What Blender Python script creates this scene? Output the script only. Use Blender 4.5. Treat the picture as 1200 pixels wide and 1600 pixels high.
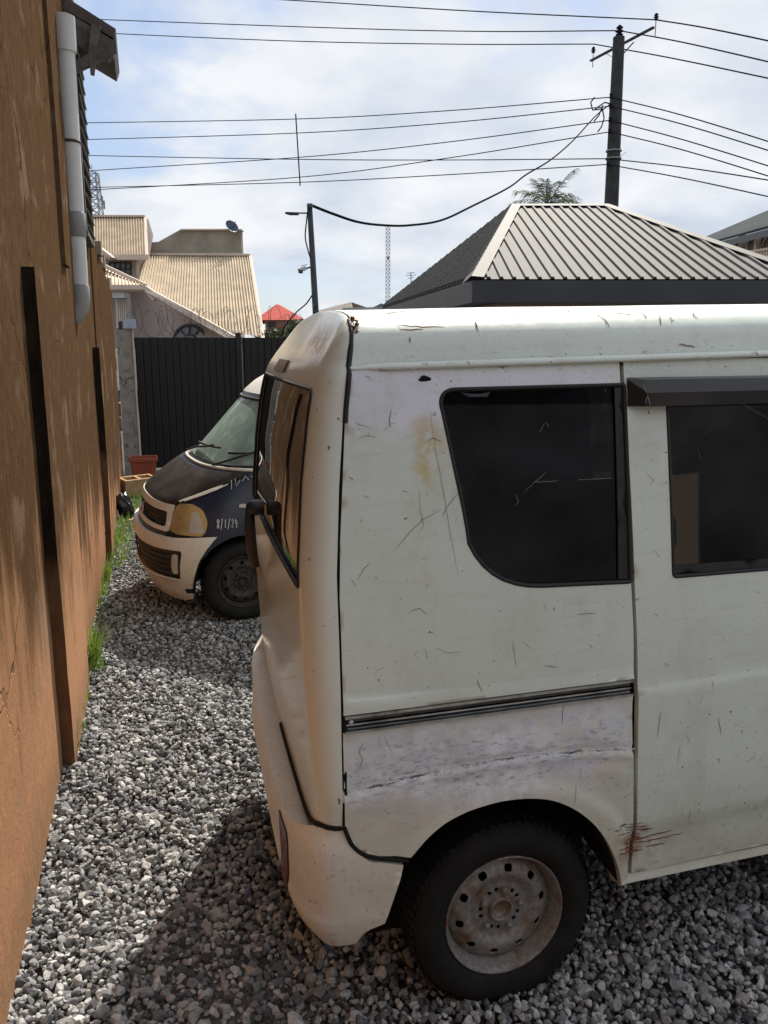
import bpy, bmesh, math, random
import numpy as np
from mathutils import Vector, Matrix, noise as mnoise
from mathutils.geometry import delaunay_2d_cdt

R = math.radians
random.seed(7); rng = np.random.default_rng(7)
scene = bpy.context.scene
for o in list(bpy.data.objects): bpy.data.objects.remove(o)
col = scene.collection

# ------------------------------------------------------------------ camera
FPX, PITCH, YAW, EYE = 1270.0, R(11.8), R(16.2), 1.78      # focal length in px of the 1600 px tall picture
cd = bpy.data.cameras.new('camera'); cam = bpy.data.objects.new('camera', cd); col.objects.link(cam)
cd.sensor_fit = 'VERTICAL'; cd.sensor_height = 36.0; cd.lens = FPX / 1600 * 36.0
cd.clip_start = 0.05; cd.clip_end = 3000
cam.location = (0, 0, EYE); cam.rotation_euler = (math.pi / 2 - PITCH, 0, -YAW)
scene.camera = cam
scene.render.resolution_x, scene.render.resolution_y = 768, 1024

# ------------------------------------------------------------------ light
SUN_AZ, SUN_EL = R(29.0), R(47.0)        # azimuth from +Y towards +X
w = bpy.data.worlds.new('World'); scene.world = w; w.use_nodes = True
wt = w.node_tree; wt.nodes.clear()
def wn(t, **k):
    n = wt.nodes.new(t)
    for a, b in k.items(): setattr(n, a, b)
    return n
sky = wn('ShaderNodeTexSky', sky_type='NISHITA', sun_disc=False, sun_elevation=SUN_EL, sun_rotation=SUN_AZ,
         air_density=1.0, dust_density=1.0, ozone_density=1.2)
tc = wn('ShaderNodeTexCoord'); sep = wn('ShaderNodeSeparateXYZ'); wt.links.new(tc.outputs['Generated'], sep.inputs[0])
def wm_(op, a, b=None):
    n = wn('ShaderNodeMath', operation=op)
    for i, s in enumerate((a, b)):
        if s is None: continue
        if isinstance(s, (int, float)): n.inputs[i].default_value = s
        else: wt.links.new(s, n.inputs[i])
    return n.outputs[0]
den = wm_('ADD', wm_('MAXIMUM', sep.outputs[2], 0.0), 0.32)
cmb = wn('ShaderNodeCombineXYZ')
wt.links.new(wm_('DIVIDE', sep.outputs[0], den), cmb.inputs[0]); wt.links.new(wm_('DIVIDE', sep.outputs[1], den), cmb.inputs[1])
cmb.inputs[2].default_value = 2.3
cn = wn('ShaderNodeTexNoise'); cn.inputs['Scale'].default_value = 1.45; cn.inputs['Detail'].default_value = 10; cn.inputs['Roughness'].default_value = .55
cn.inputs['Distortion'].default_value = .15
wt.links.new(cmb.outputs[0], cn.inputs['Vector'])
cr = wn('ShaderNodeValToRGB'); cr.color_ramp.elements[0].position = .385; cr.color_ramp.elements[1].position = .475
cr.color_ramp.elements[0].color = (.0, .0, .0, 1); cr.color_ramp.elements[1].color = (.96, .96, .96, 1)
wt.links.new(cn.outputs[0], cr.inputs[0])
cn2 = wn('ShaderNodeTexNoise'); cn2.inputs['Scale'].default_value = 3.0; cn2.inputs['Detail'].default_value = 7
wt.links.new(cmb.outputs[0], cn2.inputs['Vector'])
cr2 = wn('ShaderNodeValToRGB'); cr2.color_ramp.elements[0].position = .36; cr2.color_ramp.elements[1].position = .64
cr2.color_ramp.elements[0].color = (4.3, 4.75, 5.5, 1); cr2.color_ramp.elements[1].color = (6.4, 6.5, 6.7, 1)
wt.links.new(cn2.outputs[0], cr2.inputs[0])
hz = wn('ShaderNodeMix', data_type='RGBA'); hz.inputs['Factor'].default_value = .62; wt.links.new(sky.outputs[0], hz.inputs[6]); hz.inputs[7].default_value = (2.9, 3.75, 5.3, 1)   # even tropical haze
mx = wn('ShaderNodeMix', data_type='RGBA'); wt.links.new(cr.outputs[0], mx.inputs['Factor'])
wt.links.new(hz.outputs[2], mx.inputs[6]); wt.links.new(cr2.outputs[0], mx.inputs[7])
bg = wn('ShaderNodeBackground'); bg.inputs[1].default_value = 0.10
wt.links.new(mx.outputs[2], bg.inputs[0])
wo = wn('ShaderNodeOutputWorld'); wt.links.new(bg.outputs[0], wo.inputs[0])

sl = bpy.data.lights.new('sun', 'SUN'); sl.energy = 4.5; sl.angle = R(0.6); sl.color = (1, .93, .82)
so = bpy.data.objects.new('sun', sl); col.objects.link(so)
sd = Vector((math.sin(SUN_AZ) * math.cos(SUN_EL), math.cos(SUN_AZ) * math.cos(SUN_EL), math.sin(SUN_EL)))
so.rotation_euler = sd.to_track_quat('Z', 'Y').to_euler(); so.location = (5, 9, 12)
vs = scene.view_settings; vs.view_transform = 'Standard'; vs.look = 'None'; vs.gamma = 1; vs.exposure = 0.54; vs.use_curve_mapping = False

# ------------------------------------------------------------------ survey helpers: bearings taken from the camera station
_fw = np.array([math.sin(YAW) * math.cos(PITCH), math.cos(YAW) * math.cos(PITCH), -math.sin(PITCH)])
_rt = np.array([math.cos(YAW), -math.sin(YAW), 0.0]); _up = np.cross(_rt, _fw)
_fh = np.array([math.sin(YAW), math.cos(YAW), 0.0]); _o = np.array([0, 0, EYE])
def ray(u, v): return _fw + _rt * (u - 600) / FPX - _up * (v - 800) / FPX
def atY(u, v, Y): d = ray(u, v); return Vector(_o + d * Y / d[1])
def atX(u, v, X): d = ray(u, v); return Vector(_o + d * X / d[0])
def atZ(u, v, z=0.0): d = ray(u, v); return Vector(_o + d * (z - EYE) / d[2])
def atD(u, v, D): d = ray(u, v); return Vector(_o + d * D / (d @ _fh))
def proj(P):
    q = np.array(P) - _o; k = q @ _fw
    return np.array([600 + FPX * (q @ _rt) / k, 800 - FPX * (q @ _up) / k])
def dom(mp, u, v, g=(0.6, 0.6)):
    """surface parameters of map mp that lie on a bearing"""
    g = np.array(g, float); tgt = np.array([u, v])
    for _ in range(40):
        p = proj(mp(*g)); e = p - tgt
        if abs(e).max() < .05: break
        h = 1e-4
        J = np.stack([(proj(mp(g[0] + h, g[1])) - p) / h, (proj(mp(g[0], g[1] + h)) - p) / h], 1)
        try: d = np.linalg.solve(J.T @ J + np.eye(2) * 1.0, J.T @ e)
        except Exception: break
        d = np.clip(d, -.12, .12); g = g - d
    return tuple(g)

# ------------------------------------------------------------------ material helper
class NT:
    def __init__(s, name):
        s.m = bpy.data.materials.new(name); s.m.use_nodes = True; s.t = s.m.node_tree; s.t.nodes.clear()
        s.out = s.t.nodes.new('ShaderNodeOutputMaterial'); s._pos = None
    def node(s, t, ins=None, **k):
        n = s.t.nodes.new(t)
        for a, b in k.items(): setattr(n, a, b)
        for a, b in (ins or {}).items(): s.set(n.inputs[a], b)
        return n
    def set(s, i, v):
        if hasattr(v, 'links') or isinstance(v, bpy.types.NodeSocket): s.t.links.new(v, i)
        else:
            if isinstance(v, tuple) and len(v) == 3 and i.type == 'RGBA': v = (*v, 1)
            i.default_value = v
    def math(s, op, a, b=0.0, c=0.0, clamp=False):
        n = s.node('ShaderNodeMath', operation=op, use_clamp=clamp)
        for i, x in enumerate((a, b, c)): s.set(n.inputs[i], x)
        return n.outputs[0]
    def pos(s):
        if s._pos is None: s._pos = s.node('ShaderNodeNewGeometry').outputs['Position']
        return s._pos
    def obj(s): return s.node('ShaderNodeTexCoord').outputs['Object']
    def xyz(s, v): return s.node('ShaderNodeSeparateXYZ', {0: v}).outputs
    def scale(s, v, sc, loc=(0, 0, 0)): return s.node('ShaderNodeMapping', {0: v, 1: loc, 3: sc}).outputs[0]
    def noise(s, vec, sc, det=4, rough=.55, dist=0.0):
        return s.node('ShaderNodeTexNoise', {'Vector': vec, 'Scale': sc, 'Detail': det, 'Roughness': rough, 'Distortion': dist}).outputs[0]
    def voro(s, vec, sc, feature='F1'):
        return s.node('ShaderNodeTexVoronoi', {'Vector': vec, 'Scale': sc}, feature=feature).outputs
    def step(s, x, a, b):
        return s.node('ShaderNodeMapRange', {0: x, 1: a, 2: b, 3: 0.0, 4: 1.0}, interpolation_type='SMOOTHSTEP').outputs[0]
    def lin(s, x, a, b, c=0.0, d=1.0):
        return s.node('ShaderNodeMapRange', {0: x, 1: a, 2: b, 3: c, 4: d}).outputs[0]
    def mix(s, f, a, b, mode='MIX'):
        n = s.node('ShaderNodeMix', data_type='RGBA', blend_type=mode)
        s.set(n.inputs['Factor'], f); s.set(n.inputs[6], a); s.set(n.inputs[7], b); return n.outputs[2]
    def ramp(s, f, stops):
        n = s.node('ShaderNodeValToRGB', {0: f}); e = n.color_ramp.elements
        while len(e) < len(stops): e.new(.5)
        for k, (p, c) in enumerate(stops): e[k].position = p; e[k].color = (*c, 1) if len(c) == 3 else c
        return n.outputs[0]
    def bump(s, h, st=.3, d=.01): return s.node('ShaderNodeBump', {'Height': h, 'Strength': st, 'Distance': d}).outputs[0]
    def bsdf(s, base, rough=.5, metal=0.0, normal=None, spec=None, coat=None, **extra):
        n = s.node('ShaderNodeBsdfPrincipled', {'Base Color': base, 'Roughness': rough, 'Metallic': metal})
        if normal is not None: s.set(n.inputs['Normal'], normal)
        if spec is not None: s.set(n.inputs['Specular IOR Level'], spec)
        if coat is not None: s.set(n.inputs['Coat Weight'], coat); n.inputs['Coat Roughness'].default_value = .12
        for a, b in extra.items(): s.set(n.inputs[a.replace('_', ' ')], b)
        s.t.links.new(n.outputs[0], s.out.inputs[0]); return s.m

def simple(name, c, rough=.6, metal=0.0, var=.25, sc=8.0, bump=0.0, spec=None, dirt=None):
    t = NT(name); p = t.obj(); n = t.noise(p, sc, 6)
    lo = tuple(x * (1 - var) for x in c); hi = tuple(min(1, x * (1 + var)) for x in c)
    b = t.ramp(n, [(.3, lo), (.7, hi)])
    if dirt: b = t.mix(t.step(t.noise(p, sc * .37, 8, .65), .48, .7), b, dirt)
    nr = t.bump(t.noise(p, sc * 6, 5), bump, .01) if bump else None
    return t.bsdf(b, rough, metal, nr, spec)

# ------------------------------------------------------------------ object helpers
def wmat(o):
    if o.parent: return wmat(o.parent) @ o.matrix_parent_inverse @ o.matrix_basis
    return o.matrix_basis.copy()
def setp(o, p): o.parent = p; o.matrix_parent_inverse = wmat(p).inverted()
def tag(o, label=None, cat=None, group=None, kind=None):
    if label: o['label'] = label
    if cat: o['category'] = cat
    if group: o['group'] = group
    if kind: o['kind'] = kind
    return o
def empty(name, loc, label, cat, group=None):
    o = bpy.data.objects.new(name, None); col.objects.link(o); o.location = loc; o.empty_display_size = .2
    return tag(o, label, cat, group)
class MB:
    def __init__(s): s.v = []; s.f = []; s.sm = []
    def add(s, vs, fs, smooth=False):
        b = len(s.v); s.v += [tuple(p) for p in vs]; s.f += [tuple(i + b for i in f) for f in fs]; s.sm += [smooth] * len(fs); return s
    def box(s, c, d, rot=None):
        x, y, z = (q / 2 for q in d); c = Vector(c)
        P = [Vector((i, j, k)) for i in (-x, x) for j in (-y, y) for k in (-z, z)]
        if rot is not None: P = [rot @ p for p in P]
        return s.add([p + c for p in P], [(0, 1, 3, 2), (4, 6, 7, 5), (0, 4, 5, 1), (2, 3, 7, 6), (0, 2, 6, 4), (1, 5, 7, 3)])
    def bar(s, a, b, wd, th, up=(0, 0, 1)):
        a, b = Vector(a), Vector(b); d = (b - a); L = d.length; z = d.normalized(); x = Vector(up).cross(z)
        if x.length < 1e-4: x = Vector((1, 0, 0)).cross(z)
        x.normalize(); y = z.cross(x)
        return s.box((a + b) / 2, (wd, th, L), Matrix((x, y, z)).transposed())
    def tube(s, pts, r, n=8, cap=True):
        pts = [Vector(p) for p in pts]; m = len(pts); vs = []; fs = []
        rr = r if hasattr(r, '__len__') else [r] * m
        t0 = (pts[1] - pts[0]).normalized(); x = t0.orthogonal().normalized()
        for i, p in enumerate(pts):
            t = (pts[min(i + 1, m - 1)] - pts[max(i - 1, 0)]).normalized()
            x = (x - t * x.dot(t)).normalized(); y = t.cross(x)
            for k in range(n):
                a = 2 * math.pi * k / n; vs.append(p + (x * math.cos(a) + y * math.sin(a)) * rr[i])
        for i in range(m - 1):
            for k in range(n):
                q = (k + 1) % n; fs.append((i * n + k, i * n + q, (i + 1) * n + q, (i + 1) * n + k))
        s.add(vs, fs, True)
        if cap:
            s.add([vs[k] for k in range(n)], [tuple(reversed(range(n)))]); s.add([vs[(m - 1) * n + k] for k in range(n)], [tuple(range(n))])
        return s
    def lathe(s, prof, n=48, c=(0, 0, 0), axis='Y', closed=False):
        vs = []; fs = []; c = Vector(c); m = len(prof)
        for (r, h) in prof:
            for k in range(n):
                a = 2 * math.pi * k / n; x, y = r * math.cos(a), r * math.sin(a)
                vs.append(c + (Vector((x, h, y)) if axis == 'Y' else Vector((x, y, h)) if axis == 'Z' else Vector((h, x, y))))
        for i in range(m if closed else m - 1):
            j = (i + 1) % m
            for k in range(n):
                q = (k + 1) % n; f = (i * n + k, i * n + q, j * n + q, j * n + k)
                fs.append(f if axis != 'Y' else tuple(reversed(f)))
        return s.add(vs, fs, True)
    def prism(s, poly, ext):
        n = len(poly); P = [Vector(p) for p in poly]; e = Vector(ext)
        s.add(P + [p + e for p in P], [tuple(range(n)), tuple(reversed(range(n, 2 * n)))] + [(i, i + n, (i + 1) % n + n, (i + 1) % n) for i in range(n)])
        return s
    def build(s, name, mat, parent=None, smooth=None, recalc=False):
        me = bpy.data.meshes.new(name); me.from_pydata(s.v, [], s.f); me.materials.append(mat)
        me.polygons.foreach_set('use_smooth', [(x if smooth is None else smooth) for x in s.sm])
        if recalc:
            b = bmesh.new(); b.from_mesh(me); bmesh.ops.recalc_face_normals(b, faces=b.faces); b.to_mesh(me); b.free()
        me.update()
        o = bpy.data.objects.new(name, me); col.objects.link(o)
        if parent is not None: setp(o, parent)
        return o
def copy_obj(o, parent=None):
    c = o.copy(); col.objects.link(c)
    if parent is not None: c.parent = parent
    for k in [x for x in bpy.data.objects if x.parent == o]: copy_obj(k, c)
    return c
def struct(o): o['kind'] = 'structure'; return o

def pip(P, poly):
    P = np.asarray(P); x, y = P[:, 0], P[:, 1]; c = np.zeros(len(P), bool); n = len(poly); j = n - 1
    for i in range(n):
        xi, yi = poly[i]; xj, yj = poly[j]
        if yi != yj: c ^= ((yi > y) != (yj > y)) & (x < (xj - xi) * (y - yi) / (yj - yi) + xi)
        j = i
    return c
def resample(poly, st):
    out = []; n = len(poly)
    for i in range(n):
        a = np.array(poly[i]); b = np.array(poly[(i + 1) % n]); k = max(1, int(math.ceil(np.hypot(*(((b - a)) / st)))))
        for q in range(k): out.append(tuple(a + (b - a) * q / k))
    return out
def fillet(poly, r, n=5):
    out = []; m = len(poly)
    rr = r if hasattr(r, '__len__') else [r] * m
    for i in range(m):
        p = np.array(poly[i]); a = np.array(poly[i - 1]); b = np.array(poly[(i + 1) % m])
        la, lb = np.linalg.norm(a - p), np.linalg.norm(b - p); k = min(rr[i], la * .48, lb * .48)
        if k < 1e-5: out.append(tuple(p)); continue
        s, e = p + (a - p) / la * k, p + (b - p) / lb * k
        for q in range(n + 1):
            t = q / n; out.append(tuple((1 - t) ** 2 * s + 2 * t * (1 - t) * p + t * t * e))
    return out
def panel(name, outline, mp, mat, parent, holes=(), step=(.03, .03), thick=.012, lift=0.0, zl=(), flip=False, double=False):
    """sheet-metal piece: a 2-D outline with holes, finely triangulated, bent onto surface mp, with returned edges"""
    st = np.array(step); loops = [resample(l, st) for l in [outline] + list(holes)]
    pts = []; edges = []
    for l in loops:
        b = len(pts); pts += l; edges += [(b + i, b + (i + 1) % len(l)) for i in range(len(l))]
    B = np.array(pts); lo, hi = B.min(0), B.max(0)
    gx = np.arange(lo[0] + st[0] * .5, hi[0], st[0]); gz = sorted(list(np.arange(lo[1] + st[1] * .5, hi[1], st[1])) + list(zl))
    G = np.array([(x, z) for z in gz for x in gx])
    if len(G):
        k = pip(G, loops[0])
        for h in loops[1:]: k &= ~pip(G, h)
        G = G[k]
    if len(G):
        d = np.full(len(G), 9.0)
        for i in range(0, len(G), 2000):
            d[i:i + 2000] = (np.hypot((G[i:i + 2000, None, 0] - B[None, :, 0]) / st[0], (G[i:i + 2000, None, 1] - B[None, :, 1]) / st[1])).min(1)
        pts += [tuple(g) for g in G[d > .35]]
    vo, eo, fo, _, _, _ = delaunay_2d_cdt([Vector(p) for p in pts], edges, [], 0, 1e-7)
    V2 = np.array([tuple(v) for v in vo]); F = [tuple(f) for f in fo]
    C = np.array([V2[list(f)].mean(0) for f in F]); k = pip(C, loops[0])
    for h in loops[1:]: k &= ~pip(C, h)
    F = [f for f, q in zip(F, k) if q]
    if flip: F = [tuple(reversed(f)) for f in F]
    V = np.array([tuple(mp(*p)) for p in V2]); N = np.zeros_like(V)
    FA = np.array(F); nn = np.cross(V[FA[:, 1]] - V[FA[:, 0]], V[FA[:, 2]] - V[FA[:, 0]])
    for i in range(3): np.add.at(N, FA[:, i], nn)
    N /= np.maximum(np.linalg.norm(N, axis=1)[:, None], 1e-12)
    V = V + N * lift
    m = MB(); m.add(V, F, True)
    cnt = {}
    for f in F:
        for i in range(3):
            e = (f[i], f[(i + 1) % 3]); cnt[tuple(sorted(e))] = None if tuple(sorted(e)) in cnt else e
    be = [e for e in cnt.values() if e]
    idx = sorted({i for e in be for i in e}); mpi = {v: i for i, v in enumerate(idx)}; q = len(idx)
    if thick:
        m.add([V[i] for i in idx] + [V[i] - N[i] * thick for i in idx], [(mpi[b], mpi[a], mpi[a] + q, mpi[b] + q) for a, b in be], False)
    return m.build(name, mat, parent)
def loop_tube(name, outline, mp, r, mat, parent, step=.02, n=6):
    P = [Vector(tuple(mp(*p))) for p in resample(outline, np.array((step, step)))]; P.append(P[0]); P.append(P[1])
    return MB().tube(P, r, n, False).build(name, mat, parent)
def ribbon(mb, P, Nn, wd):
    n = len(P); vs = []
    for i in range(n):
        t = (P[min(i + 1, n - 1)] - P[max(i - 1, 0)]).normalized(); s = t.cross(Nn).normalized()
        k = wd * (.35 + .65 * math.sin(math.pi * (i + .6) / (n + .2)))
        vs += [P[i] - s * k / 2, P[i] + s * k / 2]
    mb.add(vs, [(2 * i, 2 * i + 1, 2 * i + 3, 2 * i + 2) for i in range(n - 1)])

# ================================================================== materials
M = {}
def m_gravel():
    t = NT('gravel_stone'); g = t.node('ShaderNodeNewGeometry'); r = g.outputs['Random Per Island']
    c = t.ramp(r, [(0, (.075, .077, .083)), (.3, (.21, .216, .227)), (.6, (.38, .386, .393)), (.88, (.64, .645, .64)), (.955, (.42, .39, .365)), (1, (.82, .82, .80))])
    c.node.color_ramp.interpolation = 'LINEAR'
    n = t.noise(t.pos(), 130, 5, .7); c = t.mix(.55, c, t.ramp(n, [(.3, (.25, .25, .25)), (.7, (1, 1, 1))]), 'MULTIPLY')
    sp = t.step(t.noise(t.pos(), 420, 2), .62, .7); c = t.mix(t.math('MULTIPLY', sp, .35), c, (.55, .54, .52))
    return t.bsdf(c, .85, 0, t.bump(t.noise(t.pos(), 260, 5), .35, .004), .25)
M['gravel'] = m_gravel()
def m_ground():
    t = NT('gravel_bed'); v = t.voro(t.pos(), 38); c = t.ramp(v['Distance'], [(0, (.2, .19, .18)), (.5, (.1, .095, .09)), (1, (.03, .03, .03))])
    c = t.mix(t.noise(t.pos(), 3, 5), c, (.13, .12, .105)); return t.bsdf(c, .95, 0, t.bump(v['Distance'], 1.0, .03), .2)
M['ground'] = m_ground()
def m_plaster():
    t = NT('ochre_plaster'); p = t.pos(); s = t.xyz(p)
    streak = t.noise(t.scale(p, (1.6, 2.6, .32)), 2.2, 8, .65); fine = t.noise(t.scale(p, (8, 8, 3.2)), 4, 8, .68)
    c = t.ramp(fine, [(.25, (.33, .180, .095)), (.5, (.42, .238, .130)), (.75, (.51, .305, .175))])
    low = t.mix(t.noise(p, 1.7, 4), c, (.46, .235, .140)); c = t.mix(t.step(s[2], 1.3, .0), c, low)
    # soaked, algae-dark upper area that runs down in streaks
    h = t.math('SUBTRACT', s[2], t.math('MULTIPLY', t.math('SUBTRACT', streak, .5), 1.6))
    h = t.math('ADD', h, t.math('MULTIPLY', t.math('SUBTRACT', fine, .5), .5))
    h = t.math('ADD', h, t.math('MULTIPLY', t.math('SUBTRACT', s[1], 3.0), .10))
    h = t.math('ADD', h, t.math('MULTIPLY', t.math('SUBTRACT', t.noise(p, 1.3, 5, .6), .5), 1.3))
    soak = t.step(h, .55, 1.15)
    c = t.mix(t.math('MULTIPLY', soak, .9), c, t.ramp(fine, [(.3, (.044, .026, .0145)), (.7, (.092, .056, .031))]))
    blk = t.step(t.noise(t.scale(p, (1, 5, .35)), 3.1, 6, .6), .56, .68)
    c = t.mix(t.math('MULTIPLY', blk, t.math('MULTIPLY', soak, .55)), c, (.07, .05, .035))
    sp = t.step(t.noise(p, 17, 3), .70, .74); c = t.mix(t.math('MULTIPLY', sp, .4), c, (.12, .07, .04))
    pk = t.step(t.noise(p, 2.6, 7, .62), .55, .66); c = t.mix(t.math('MULTIPLY', pk, .35), c, (.30, .22, .16))
    fl_ = t.step(t.noise(t.scale(p, (7, 7, 3)), 3, 6, .7), .64, .70); c = t.mix(t.math('MULTIPLY', fl_, .3), c, (.55, .40, .26))
    base = t.step(t.math('ADD', s[2], t.math('MULTIPLY', t.math('SUBTRACT', fine, .5), .3)), .30, .02); c = t.mix(t.math('MULTIPLY', base, .45), c, (.16, .12, .075))
    wv = t.node('ShaderNodeTexNoise', {'Vector': p, 'Scale': 2.2, 'Detail': 6.0}).outputs[1]; vd = t.node('ShaderNodeTexVoronoi', {'Vector': t.mix(.8, p, wv, 'ADD'), 'Scale': .85}, feature='DISTANCE_TO_EDGE').outputs[0]
    ck = t.math('MULTIPLY', t.step(vd, .010, .003), t.step(t.noise(p, .9, 2), .5, .6)); c = t.mix(t.math('MULTIPLY', ck, .75), c, (.05, .03, .02))
    b = t.math('ADD', t.noise(p, 60, 6, .7), t.math('MULTIPLY', t.noise(p, 9, 4), 1.5)); b = t.math('SUBTRACT', b, t.math('MULTIPLY', ck, 2.0))
    return t.bsdf(c, .95, 0, t.bump(b, .45, .006), .0)
M['plaster'] = m_plaster()
def m_shaded_end():
    t = NT('shaded_plaster'); p = t.pos(); s = t.xyz(p); n = t.noise(t.scale(p, (6, 6, 2)), 4, 6, .6); c = t.ramp(n, [(.3, (.010, .007, .005)), (.7, (.035, .024, .015))])
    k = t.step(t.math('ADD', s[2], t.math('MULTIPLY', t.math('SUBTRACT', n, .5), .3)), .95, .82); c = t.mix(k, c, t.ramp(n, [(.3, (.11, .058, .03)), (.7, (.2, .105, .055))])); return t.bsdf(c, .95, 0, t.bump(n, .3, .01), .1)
M['shaded_end'] = m_shaded_end()  # shade painted into the pilaster end faces, near black above, browner low down
def m_vanpaint(name, base, detail=True):
    t = NT(name); p = t.pos(); s = t.xyz(p); n1 = t.noise(p, 5, 6, .6); n2 = t.noise(p, 22, 5, .6); nz = t.math('SUBTRACT', n1, .5)
    c = t.mix(n1, tuple(x * .93 for x in base), tuple(min(1, x * 1.05) for x in base))
    zz = t.math('ADD', s[2], t.math('ADD', t.math('MULTIPLY', nz, .22), t.math('MULTIPLY', t.math('SUBTRACT', n2, .5), .07))); xx = t.math('ADD', s[0], t.math('MULTIPLY', nz, .16))
    near = t.step(s[1], 2.1, 2.0)
    if detail:
        up = t.math('MULTIPLY', t.step(zz, 1.545, 1.60), t.step(s[2], 1.73, 1.70)); up = t.math('MULTIPLY', up, t.step(xx, 1.22, 1.05)); up = t.math('MULTIPLY', up, t.step(s[0], .405, .43))
        up = t.math('MULTIPLY', up, near)
        c = t.mix(t.math('MULTIPLY', up, .92), c, t.mix(n2, (.80, .84, .96), (.88, .91, .99)))
        fl = t.math('MULTIPLY', t.step(zz, .56, .68), t.step(zz, .90, .80)); fl = t.math('MULTIPLY', fl, t.math('MULTIPLY', t.step(s[0], .40, .43), t.step(s[0], 1.215, 1.12)))
        fl = t.math('MULTIPLY', fl, near)
        c = t.mix(t.math('MULTIPLY', fl, .95), c, t.mix(t.step(n2, .4, .65), (.72, .75, .83), (.88, .91, .96)))
        nearw = t.step(t.math('ABSOLUTE', t.math('SUBTRACT', zz, .735)), .11, .01); sm = t.math('MULTIPLY', t.step(t.noise(t.scale(p, (5, 5, 13)), 7, 8, .72), .49, .66), t.math('MULTIPLY', fl, t.lin(nearw, 0, 1, .18, 1.0)))
        c = t.mix(t.math('MULTIPLY', sm, .78), c, (.25, .26, .36))
        tn = t.math('MULTIPLY', t.step(zz, .70, .62), t.math('MULTIPLY', t.step(s[0], 1.215, 1.15), near)); c = t.mix(t.math('MULTIPLY', tn, .38), c, (.56, .47, .34))
        sc_ = t.math('MULTIPLY', t.step(t.noise(t.scale(p, (9, 9, 20)), 5, 8, .75), .57, .68), t.math('MULTIPLY', near, t.step(s[2], 1.50, 1.66))); c = t.mix(t.math('MULTIPLY', sc_, .4), c, (.38, .36, .36))
        rg2 = t.math('MULTIPLY', t.step(t.noise(t.scale(p, (16, 16, 40)), 2, 6, .7), .60, .67), t.step(t.math('ABSOLUTE', t.math('SUBTRACT', s[2], t.math('ADD', 1.71, t.math('MULTIPLY', s[0], .022)))), .05, .01)); c = t.mix(t.math('MULTIPLY', rg2, t.math('MULTIPLY', near, .8)), c, (.22, .10, .05))
        def blob(x0, z0, rx, rz, colr, f):
            nonlocal c
            dx = t.math('DIVIDE', t.math('SUBTRACT', xx, x0), rx); dz = t.math('DIVIDE', t.math('SUBTRACT', s[2], z0), rz)
            d = t.math('SQRT', t.math('ADD', t.math('MULTIPLY', dx, dx), t.math('MULTIPLY', dz, dz)))
            k = t.math('MULTIPLY', t.math('MULTIPLY', t.step(d, 1.0, .2), t.step(n2, .38, .62)), near)
            c = t.mix(t.math('MULTIPLY', k, f), c, colr)
        blob(.625, 1.52, .045, .12, (.62, .50, .20), .8); blob(.615, 1.585, .05, .05, (.66, .52, .30), .6); blob(.675, 1.60, .02, .06, (.55, .38, .10), .8)
        blob(.60, 1.30, .06, .2, (.60, .60, .40), .3); blob(1.19, .43, .07, .10, (.30, .13, .05), .9); blob(1.27, .40, .12, .05, (.36, .2, .10), .5)
        blob(1.05, .70, .2, .2, (.62, .52, .36), .35); blob(.50, .62, .2, .08, (.60, .53, .42), .5); blob(.47, 1.83, .05, .05, (.25, .08, .03), .9)
    rs = t.math('MULTIPLY', t.step(t.noise(t.scale(p, (30, 30, 46)), 1, 3, .6), .70, .735), t.step(t.noise(p, 3, 3), .45, .6)); c = t.mix(t.math('MULTIPLY', rs, .75), c, (.16, .075, .035))
    ch = t.step(t.noise(t.scale(p, (70, 70, 62)), 1, 2, .5), .735, .75); c = t.mix(t.math('MULTIPLY', ch, .8), c, (.07, .06, .055))
    low = t.math('MULTIPLY', t.step(s[2], .68, .30), t.lin(n1, .3, .7, .35, .95)); c = t.mix(t.math('MULTIPLY', low, .72), c, (.38, .31, .21))
    sp2 = t.math('MULTIPLY', t.step(t.noise(p, 48, 5, .7), .56, .68), t.step(s[2], .85, .45)); c = t.mix(t.math('MULTIPLY', sp2, .35), c, (.20, .15, .10))
    gr = t.step(t.noise(t.scale(p, (2.5, 2.5, 14)), 3, 6, .7), .5, .75); c = t.mix(t.math('MULTIPLY', gr, .16), c, (.30, .27, .22))
    gm_ = t.step(t.noise(t.scale(p, (3, 3, 1.6)), 2.2, 8, .68), .46, .72); c = t.mix(t.math('MULTIPLY', gm_, .24), c, (.42, .40, .33))
    fs_ = t.step(t.noise(p, 230, 2, .5), .66, .72); c = t.mix(t.math('MULTIPLY', fs_, .35), c, (.22, .18, .14))
    rg = t.lin(n2, .3, .7, .26, .42)
    return t.bsdf(c, rg, 0, t.bump(t.math('ADD', n1, t.math('MULTIPLY', t.noise(p, 90, 2), .12)), .10, .02), .5)
M['white'] = m_vanpaint('white_van_paint', (.745, .815, .755))
M['bumper'] = m_vanpaint('cream_bumper_paint', (.82, .80, .74), False)
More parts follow.
